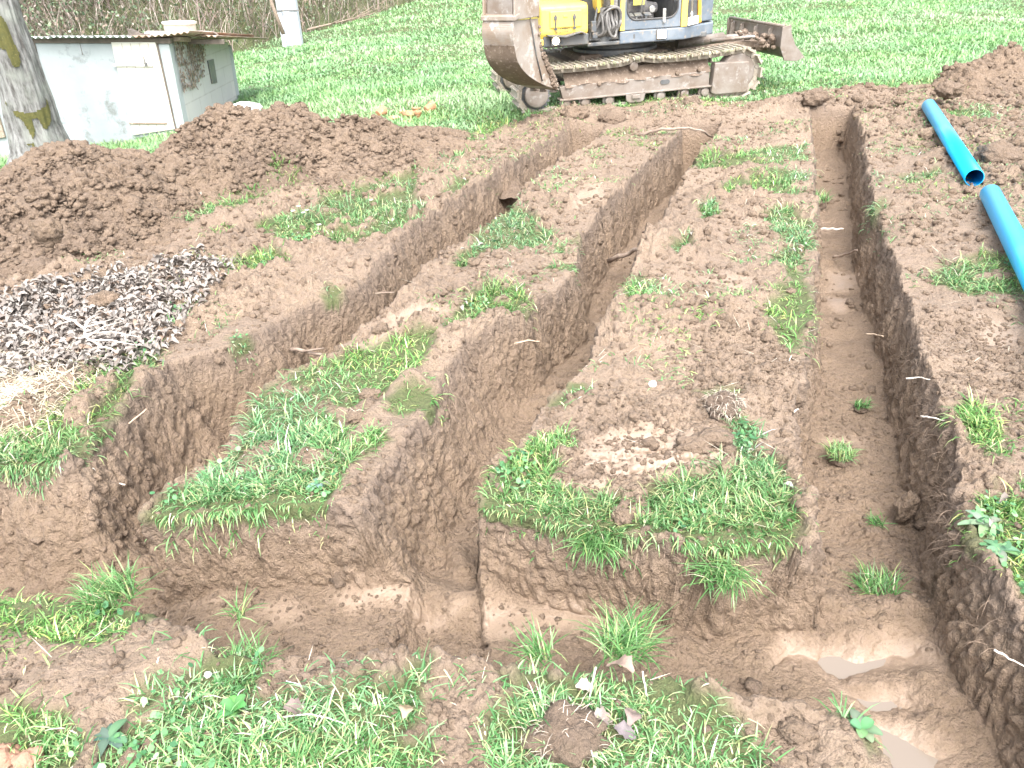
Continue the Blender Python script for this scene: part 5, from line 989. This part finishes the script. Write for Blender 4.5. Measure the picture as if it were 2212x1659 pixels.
# ------------------------------------------------------------------ blue pipes
M_PIPE = plain('blue plastic pipe', (.0, .43, .82), (.0, .41, .80), 3, .3, 0, .0); M_PIPEIN = plain('pipe bore', (.0, .16, .42), (.0, .14, .38), 5, .4, 0, 0)
def pipe(a, b_, r, label):
    a, b_ = Vector(a), Vector(b_); L = (b_ - a).length; PI_ = empty('blue_pipe', a[:]); PI_.rotation_euler = (b_ - a).to_track_quat('Z', 'Y').to_euler(); tag(PI_, label, 'pipe', 'blue pipes beside the trench')
    b = MB(); n = 48; v = [(rr * math.cos(2 * math.pi * k / n), rr * math.sin(2 * math.pi * k / n), z) for rr, z in ((r, 0), (r, L), (r * .93, L), (r * .93, 0)) for k in range(n)]
    b.add(v, [(i * n + k, i * n + (k + 1) % n, ((i + 1) % 4) * n + (k + 1) % n, ((i + 1) % 4) * n + k) for i in (0, 1, 3) for k in range(n)]); b.build('pipe_wall', M_PIPE, PI_, 0, True)
    v = [(r * .932 * math.cos(2 * math.pi * k / n), r * .932 * math.sin(2 * math.pi * k / n), z) for z in (.004, L - .004) for k in range(n)]; MB().add(v, [(k, (k + 1) % n, n + (k + 1) % n, n + k) for k in range(n)]).build('bore', M_PIPEIN, PI_, 0, True)
pz = .095
pipe((*G(2006, 228, pz + .03), pz + .03), (*G(2105, 384, pz), pz), .055, 'blue plastic pipe lying on the soil with its open end showing')
e1 = Vector((*G(2139, 418, pz), pz)); e2 = Vector((*G(2212, 560, pz), pz)); pipe(e1[:], (e1 + (e2 - e1).normalized() * 2.6)[:], .055, 'nearer blue plastic pipe running out of the picture')

# ------------------------------------------------------------------ twigs, roots and stems
def stick(name, pts, r, label, cat, m, z=.012, forks=()):
    P = []
    for q in pts:
        zz = q[2] if len(q) > 2 else None
        x, y = G(q[0], q[1], zz if zz is not None else 0.0); g = zz if zz is not None else gz1(x, y) + z; x, y = G(q[0], q[1], g); P.append(Vector((x, y, g)))
    out = []
    for i in range(len(P) - 1):
        for k in range(4): out.append(P[i].lerp(P[i + 1], k / 4) + Vector((random.uniform(-1, 1), random.uniform(-1, 1), random.uniform(-1, 1))) * r * .5)
    out.append(P[-1]); b = MB(); b.tube(out, [r * (1 - .5 * i / len(out)) for i in range(len(out))], 6)
    for f in forks:
        Q = [Vector((*G(a, c, zz), zz)) for a, c, zz in f]; b.tube(Q, [r * .6, r * .5, r * .3][:len(Q)], 5)
    o_ = b.build(name, m, None, 0, True); tag(o_, label, cat)
stick('branch', [(1380, 291), (1430, 280, .05), (1480, 275, .07), (1520, 283, .03), (1538, 296, -.1)], .016, 'long curved brown branch arching over the far end of the middle trench', 'branch', M_TWIGB)
stick('branch', [(1314, 563, -.25), (1360, 546, -.16), (1406, 528, -.03)], .018, 'thick broken branch leaning across the middle trench', 'branch', M_TWIGB)
stick('twig', [(1388, 503, -.2), (1420, 496, -.1), (1445, 489, -.02)], .009, 'thin twig lying across the middle trench beyond the thick branch', 'twig', M_TWIGB)
stick('twig', [(762, 640, -.08), (800, 635, -.08), (852, 632, -.08)], .007, 'forked twig sticking out sideways from the left trench wall', 'twig', M_TWIGB, forks=([(764, 640, -.08), (769, 675, -.2), (772, 706, -.3)],))
stick('branch', [(630, 754, -.12), (680, 764, -.13), (718, 770, -.13)], .010, 'brown root branch poking out low in the left trench wall', 'branch', M_TWIGB, forks=([(650, 760, -.12), (680, 755, -.1), (700, 752, -.1)],))
stick('stick', [(1755, 494, -.28), (1790, 496, -.27), (1822, 494, -.26)], .011, 'pale straight stick lying across the floor of the right trench', 'stick', M_TWIGP)
stick('stick', [(1800, 556, -.28), (1825, 550, -.24), (1852, 540, -.16)], .009, 'bent grey stick leaning on the right trench wall', 'stick', M_TWIGB)
stick('root', [(262, 928, -.05), (290, 906, -.02), (316, 883, .0)], .004, 'thin pale root rising from the top of the left trench bank', 'root', M_ROOT)
stick('root', [(222, 1038, -.14), (245, 1042, -.14), (270, 1047, -.14)], .004, 'short white root jutting from the dark soil at the left corner', 'root', M_TWIGP)
stick('root', [(1990, 899, -.02), (2015, 902, .0), (2042, 908, .01)], .004, 'pale crooked root on the right trench edge', 'root', M_TWIGP)
stick('root', [(1957, 817, -.03), (1985, 815, -.02), (2008, 820, .0)], .0035, 'thin white root sticking out of the right trench wall', 'root', M_TWIGP)
stick('root', [(1870, 721, -.1), (1890, 722, -.08), (1908, 726, -.05)], .004, 'short straw coloured root halfway up the right trench wall', 'root', M_ROOT)
stick('root', [(1715, 889, .0), (1725, 884, .0)], .004, 'tiny pale root on the left lip of the right trench', 'root', M_TWIGP)
stick('root', [(1110, 742, -.06), (1140, 735, -.05), (1166, 737, -.04)], .004, 'pale root crossing the left wall of the middle trench', 'root', M_ROOT)
stick('stem', [(606, 1549, .03), (672, 1542, .05), (710, 1552, .05), (746, 1564, .03)], .0022, 'long white dry stem lying on the grass near the bottom', 'stem', M_TWIGP)
stick('stem', [(574, 1549, .03), (566, 1590, .04), (556, 1632, .03)], .0022, 'white dry stem standing at the left end of the long fallen stem', 'stem', M_TWIGP)
stick('stem', [(1288, 1440, .07), (1280, 1475, .05), (1272, 1512, .02)], .0025, 'white flower stalk leaning in the tall weeds by the front bank', 'stem', M_TWIGP)
stick('stem', [(1388, 1450, .06), (1395, 1488, .04), (1401, 1524, .01)], .0025, 'white bent stalk right of the tall grass tuft', 'stem', M_TWIGP)
stick('straw', [(2150, 1404, .02), (2180, 1422, .0), (2216, 1442, -.02)], .003, 'thick white straw poking from the right trench bank', 'straw', M_TWIGP)
stick('dry_branch', [(125, 681), (155, 692), (182, 708), (186, 729), (212, 744), (250, 760)], .007, 'bleached forked branch lying on the heap of dead leaves', 'branch', M_TWIGP, .07,
      forks=([(182, 708, .10), (215, 698, .11), (248, 688, .08)], [(186, 722, .09), (240, 716, .10), (300, 728, .06)], [(182, 708, .10), (190, 690, .12), (215, 678, .1)], [(190, 735, .09), (240, 735, .08), (290, 745, .05)], [(155, 692, .09), (130, 700, .07)], [(186, 729, .09), (225, 705, .12), (270, 693, .1)]))

# ------------------------------------------------------------------ clods and stones one can tell apart
def clod(name, px, py, r, label, cat='clod', m=HEAPSOIL, z=None, sc=(1, 1, .75), seed=1, top=0.0, hair=0, rz=0):
    g0 = 0 if z is None else z; x, y = G(px, py, g0 + r * .3)
    if z is None: z = float(surf(np.array([x]), np.array([y]))[0]); x, y = G(px, py, z + r * .3)
    v, f = I3; nn_ = v * np.array(sc); d = 1 + .6 * n3(v[:, 0] * 1.8, v[:, 1] * 1.8, v[:, 2] * 1.8, seed) + .42 * n3(v[:, 0] * 4, v[:, 1] * 4, v[:, 2] * 4, seed + 1) + .26 * n3(v[:, 0] * 9, v[:, 1] * 9, v[:, 2] * 9, seed + 2) + .14 * n3(v[:, 0] * 19, v[:, 1] * 19, v[:, 2] * 19, seed + 3)
    P = nn_ * r * d[:, None]; o_ = np_mesh(name, P, [f], m, {'topsoil': np.full(len(P), top)}, smooth=True); o_.location = (x, y, z + r * .25); o_.rotation_euler = (0, 0, rz); tag(o_, label, cat)
    if hair:
        k = RNG.integers(0, len(P), hair); k = k[P[k, 2] > -.1 * r]; hn = len(k); V, q, t3, cc = blades(P[k], np.arctan2(P[k, 1], P[k, 0]) + RNG.standard_normal(hn), r * (.3 + .8 * RNG.random(hn)), np.full(hn, .0016), .6 + .8 * RNG.random(hn), 1 + RNG.random(hn), np.array([.5, .42, .34]) * (.4 + .8 * RNG.random((hn, 1)))); np_mesh('root_hairs', V, [q, t3], TWIG, {'Col': cc}, parent=o_)
    return o_
SOILRED = plain('reddish clay', (.34, .19, .13), (.26, .15, .10), 18, .9, 0, .5)
clod('soil_clod', 1221, 1588, .062, 'large dark clod with white roots on the grass at the bottom centre', top=.6, sc=(1.25, 1, .75), seed=11, hair=160)
clod('root_ball', 1565, 874, .058, 'dark round root ball lying on the wide soil strip', 'root ball', top=1, seed=14, hair=420)
clod('soil_clod', 1151, 1484, .014, 'round clod nested in the tall grass left of the front weeds', seed=17)
clod('soil_clod', 1819, 1486, .022, 'crumbly clod at the left rim of the big puddle', seed=20, z=-.33)
clod('soil_clod', 1986, 1611, .028, 'biggest wet clod sitting in the lowest puddle', seed=23, z=-.345, sc=(1.3, 1, .6))
clod('soil_clod', 1935, 1570, .020, 'clod at the top edge of the lowest puddle', seed=26, z=-.34)
clod('soil_clod', 1929, 1513, .014, 'small clod standing in the narrow middle puddle', seed=29, z=-.345)
clod('soil_clod', 2043, 1607, .018, 'clod between the lowest puddle and the right bank', seed=32, z=-.335)
clod('soil_clod', 1720, 1577, .026, 'flat pale clod on the loose soil left of the puddles', seed=35, sc=(1.4, 1, .7))
clod('soil_slab', 1951, 1287, .042, 'dark slab of clay lying on the right trench floor beside a grass clump', 'clay slab', seed=38, z=-.335, sc=(1.3, .8, .55))
clod('soil_slab', 1957, 1093, .060, 'tall shard of clay leaning on the right trench wall', 'clay slab', seed=41, z=-.28, sc=(.7, .5, 1.0), rz=.5)
clod('soil_slab', 788, 884, .055, 'flat brown sod piece lying on the grass of the left strip', 'clay slab', seed=44, sc=(.8, 1.6, .45), rz=-.5)
clod('soil_slab', 800, 851, .035, 'smaller pale clod behind the flat sod piece on the left strip', 'clay slab', seed=47, sc=(1.3, .9, .5))
clod('soil_clod', 103, 498, .07, 'biggest block of clay on the lower left slope of the large heap', seed=50, sc=(1, .8, 1.0))
clod('soil_clod', 225, 648, .06, 'pale block of clay at the foot of the heap above the dead leaves', seed=53, sc=(1.3, .9, .7))
clod('soil_clod', 60, 1646, .030, 'reddish clod in the bottom left corner, right one of two', m=SOILRED, seed=56)
clod('soil_clod', 8, 1640, .034, 'reddish clod cut by the bottom left corner', m=SOILRED, seed=59)
clod('soil_clod', 282, 1636, .024, 'long clod lying on the bottom left grass', seed=62, sc=(.8, 1.3, .7))
clod('soil_clod', 325, 1611, .016, 'small clod on yellow green moss near the bottom left', seed=65)
clod('soil_clod', 6, 1486, .026, 'pale clod at the left edge above the bottom grass', seed=68)
clod('soil_clod', 1500, 962, .045, 'grey cracked clay lump at the left of the pair on the wide strip', seed=71, sc=(1.3, .9, .6))
clod('soil_clod', 1540, 945, .045, 'grey cracked clay lump at the right of the pair on the wide strip', seed=74, sc=(1.4, .9, .55))
clod('soil_clod', 1345, 1112, .028, 'brown clod on the front grass of the wide strip', seed=77)
clod('soil_clod', 1478, 1185, .030, 'brown clod half buried in the grass at the front lip', seed=80)
clod('soil_clod', 2160, 335, .11, 'big dark clod of broken soil beside the open pipe end', seed=83, top=.4, sc=(1.3, 1, .75))
clod('soil_clod', 2052, 195, .10, 'turf covered clod on the crest left of the right heap', seed=86, top=.5)
clod('soil_clod', 1240, 246, .10, 'big lump of spoil close in front of the excavator bucket', seed=89, top=.2, sc=(1.3, .9, .8))
clod('soil_clod', 1320, 258, .085, 'lump of spoil in front of the drive end of the track', seed=92, top=.4, sc=(1.4, .9, .8))
clod('soil_clod', 1490, 226, .09, 'grassy clod standing before the middle of the track', seed=95, top=.6, sc=(1.1, .9, .9), hair=80)
clod('soil_clod', 1760, 210, .10, 'clod heaped behind the far end of the right trench', seed=98, top=.3, sc=(1.3, .9, .8))
M_STONE = plain('pale stone', (.68, .64, .60), (.55, .52, .48), 20, .7)
clod('stone', 449, 1457, .008, 'tiny white pebble on the loose soil at the lower left', 'stone', M_STONE, seed=101); clod('stone', 1410, 830, .016, 'white stone on the bare soil of the wide strip', 'stone', M_STONE, seed=104); clod('stone', 850, 1438, .008, 'small pale pebble on the soil ridge at the front centre', 'stone', M_STONE, seed=107)

# ------------------------------------------------------------------ grass clumps, weeds, leaves
def tuft(px, py, z, r, nb, L, label, sod=True, palw=(.2, .35, .25, .12, .05, .02, .01), lean=.2):
    x, y = G(px, py, z); E_ = empty('grass_clump', (x, y, z)); tag(E_, label, 'grass clump')
    if sod:
        v, f = I2 if False else ico(3); P = v * np.array([1, 1, .6]) * r * (1 + .5 * n3(v[:, 0] * 2, v[:, 1] * 2, v[:, 2] * 2, nb))[:, None]; np_mesh('sod', P, [f], HEAPSOIL, {'topsoil': np.full(len(P), .7)}, smooth=True, parent=E_)
    a = RNG.random(nb) * 6.283; rr = r * np.sqrt(RNG.random(nb)) * .9; nh = 5; hd = RNG.random(nh) * 6.283 if lean < .7 else -1.6 + .6 * RNG.standard_normal(nh); az_ = hd[RNG.integers(0, nh, nb)] + .7 * RNG.standard_normal(nb); rr = rr * 1.25; c = PAL[RNG.choice(7, nb, p=np.array(palw) / sum(palw))] * (.8 + .4 * RNG.random((nb, 1)))
    V, q, t3, cc = blades(np.stack([rr * np.cos(a), rr * np.sin(a), np.full(nb, r * (.35 if sod else -.05))], 1), az_, L * (1.0 if sod else .85) * (.5 + .7 * RNG.random(nb)), np.full(nb, .0030 + .0003 * y), lean * .5 + 1.0 * RNG.random(nb) ** 1.2, .2 + .9 * RNG.random(nb), c); np_mesh('blades', V, [q, t3], GRASS, {'Col': cc}, parent=E_)
tuft(1893, 1295, -.32, .050, 230, .10, 'large green grass clump fallen onto the near end of the right trench floor'); tuft(1893, 1138, -.33, .022, 60, .055, 'little grass clump on the right trench floor below the leaning clay shard')
tuft(1860, 884, -.33, .026, 70, .06, 'dark green clump in the middle of the right trench floor', palw=(.5, .35, .1, .05, 0, 0, 0)); tuft(1814, 990, -.33, .045, 200, .06, 'round yellow green clump on the right trench floor', palw=(.05, .2, .3, .25, .15, .05, 0)); tuft(1768, 440, -.3, .06, 140, .10, 'shaded clump hanging at the left side of the right trench')
tuft(1345, 1400, .0, .05, 240, .14, 'tall grass tuft standing on the near bank of the cross trench', False); tuft(1170, 1415, .0, .03, 60, .11, 'loose grass tuft left of the dandelion leaves on the near bank', False); tuft(1530, 465, .0, .06, 160, .10, 'bright green tuft in the middle of the wide strip', False); tuft(515, 1330, -.02, .02, 30, .09, 'sparse weed on the soil rim at the left end of the cross trench', False)
tuft(530, 1450, .0, .05, 220, .10, 'bright tuft on the soil rim at the lower left', False); tuft(240, 1290, .0, .06, 300, .11, 'long bladed tuft at the top left of the near bank', False); tuft(880, 1495, .0, .045, 200, .08, 'dark green tuft folded over under the front soil ridge', False, (.5, .35, .1, .05, 0, 0, 0), .6); tuft(1560, 1235, -.02, .05, 200, .12, 'tuft hanging over the front face of the wide strip', False, lean=.9); tuft(1290, 1165, .0, .05, 220, .12, 'tuft drooping over the middle of the wide strip front', False, lean=.8)
tuft(1262, 332, -.36, .08, 200, .09, 'turf clump caught in the far end of the left trench'); tuft(1230, 316, -.34, .09, 220, .09, 'grass clump leaning in the far left trench mouth')
def rosette(px, py, n, L, wd, label, z=None, col=(.16, .30, .14), up=.5, lobes=0):
    L *= .8; wd *= .75; col = tuple(c * .62 for c in col)
    x, y = G(px, py, z or 0); z = gz1(x, y) if z is None else z; v = []; f = []; cs = []; rs = random.Random(px)
    for k in range(n):
        az = 2 * math.pi * k / n + rs.uniform(-.4, .4); Lk = L * rs.uniform(.6, 1.1); el = up * rs.uniform(.4, 1.4); b0 = len(v); col_k = [c * rs.uniform(.75, 1.25) for c in col]
        for i in range(9):
            s = i / 8; w_ = wd * (math.sin(math.pi * min(1, s * .82 + .12)) ** .8) * (1 + lobes * (.5 if i % 2 else -.45)); h = math.sin(el) * Lk * s - .5 * Lk * s * s * .9 + .012; d = math.cos(el) * Lk * s
            for j in (-1, 0, 1): v.append((d * math.cos(az) - j * w_ * math.sin(az), d * math.sin(az) + j * w_ * math.cos(az), h + abs(j) * w_ * .25)); cs.append([c * (1.25 if j == 0 else 1) for c in col_k])
        for i in range(8):
            for j in range(2): a = b0 + i * 3 + j; f.append((a, a + 1, a + 4, a + 3))
    o_ = np_mesh('weed', np.array(v), [np.array(f)], LEAFY, {'Col': np.array(cs)}, smooth=True); o_.location = (x, y, z); tag(o_, label, 'weed')
rosette(1395, 1412, 8, .10, .016, 'pale dandelion with lobed leaves right of the tall front tuft', None, (.30, .44, .28), .9, .5); rosette(1222, 1398, 7, .085, .013, 'dandelion leaves left of the tall front tuft', None, (.28, .42, .26), 1.0, .5)
rosette(515, 1556, 6, .075, .017, 'smooth broad leaved weed under the lower left grass tuft', None, (.14, .34, .10), .8); rosette(1856, 1592, 8, .06, .016, 'bluish broad leaved weed at the rim of the lowest puddle', None, (.16, .30, .17), .6); rosette(1544, 1504, 7, .055, .014, 'small pale weed on the soil right of the front weeds', None, (.26, .40, .26), .7)
rosette(1430, 1450, 7, .07, .012, 'spreading weed between the dandelion and the cross trench', None, (.22, .38, .20), .5, .3); rosette(2120, 1150, 9, .09, .016, 'pale weed with oval leaves on the right bank', None, (.25, .38, .24), .5); rosette(2150, 1215, 8, .08, .015, 'lower oval leaved weed on the right bank', None, (.20, .34, .20), .5); rosette(690, 1050, 7, .07, .013, 'pale leaved weed on the front edge of the left strip', None, (.28, .40, .28), .6)
rosette(245, 1610, 9, .07, .016, 'dark bluish weed in the grass at the lower left', None, (.10, .22, .13), .4)
def leaf1(px, py, L, rz, col, label, z=.02):
    x, y = G(px, py, .03); z = gz1(x, y) + z; v = []; 
    for i in range(8):
        s = i / 7; w_ = L * .34 * math.sin(math.pi * (.06 + .90 * s)) * (1 + .18 * (-1) ** i)
        for j in (-1, 0, 1): v.append(((s - .5) * L, j * w_, .15 * L * math.sin(s * 5) + abs(j) * w_ * .5))
    b = MB().add(v, [(i * 3 + j, i * 3 + j + 1, i * 3 + j + 4, i * 3 + j + 3) for i in range(7) for j in range(2)]); o_ = b.build('dead_leaf', plain('dead leaf', tuple(c * .62 for c in col), tuple(c * .45 for c in col), 40, .75, 0, .2), None, 0, True); o_.location = (x, y, z); o_.rotation_euler = (.25, .2, rz); tag(o_, label, 'leaf', 'single dead leaves on the near grass')
leaf1(1338, 1462, .075, 2.4, (.50, .36, .29), 'brown curled leaf under the tall front grass tuft', .05); leaf1(1301, 1551, .055, .2, (.46, .36, .33), 'greyish leaf right above the large rooty clod'); leaf1(1364, 1553, .06, 1.2, (.36, .27, .24), 'torn brown leaf in the clover near the bottom', .03); leaf1(1351, 1577, .05, -.4, (.26, .22, .23), 'dark leaf just below the torn brown leaf'); leaf1(1264, 1488, .045, .1, (.66, .58, .50), 'pale cream leaf beside the white flower stalk'); leaf1(878, 1545, .05, 1.5, (.58, .44, .30), 'upright tan leaf at the edge of the front soil patch', .03); leaf1(640, 1540, .05, 0, (.28, .21, .19), 'dark leaf among the lower left grass')
for i, (a, b_) in enumerate(((634, 461), (656, 465), (664, 459), (690, 491), (802, 435), (646, 450))):
    x, y = G(a, b_, .07); DZ = empty('daisy', (x, y, gz1(x, y) + .05)); tag(DZ, 'tiny white daisy in the grass strip beside the large heap', 'daisy', 'daisies in the grass strip'); MB().lathe([(.0, 0), (.013, .002), (.014, .004), (.0, .005)], (0, 0, .02), 'z', 12).build('petals', M_WHITEP, DZ); MB().tube([(0, 0, -.06), (0, 0, .02)], .0015, 5).build('stem', M_MOSS, DZ); MB().lathe([(.0, 0), (.005, .001), (.0, .004)], (0, 0, .0245), 'z', 8).build('disc', M_YEL, DZ)
# crossed stray stalks and straws on the turf (too many to count)
x, y = sample(420, -2.4, 2.4, .9, 5); k = in_view(x, y) & (trench(x, y) < .03); x, y = x[k], y[k]; n = len(x); sc_ = np.array([.70, .64, .52]) * (.6 + .5 * RNG.random((n, 1)))
add_grass('straw_litter', 'stuff', x, y, .04 + .06 * RNG.random(n), .0012 + .0010 * RNG.random(n), 1.2 + .35 * RNG.random(n), .1 * RNG.random(n), sc_, mat_=DRY, sink=-.012)
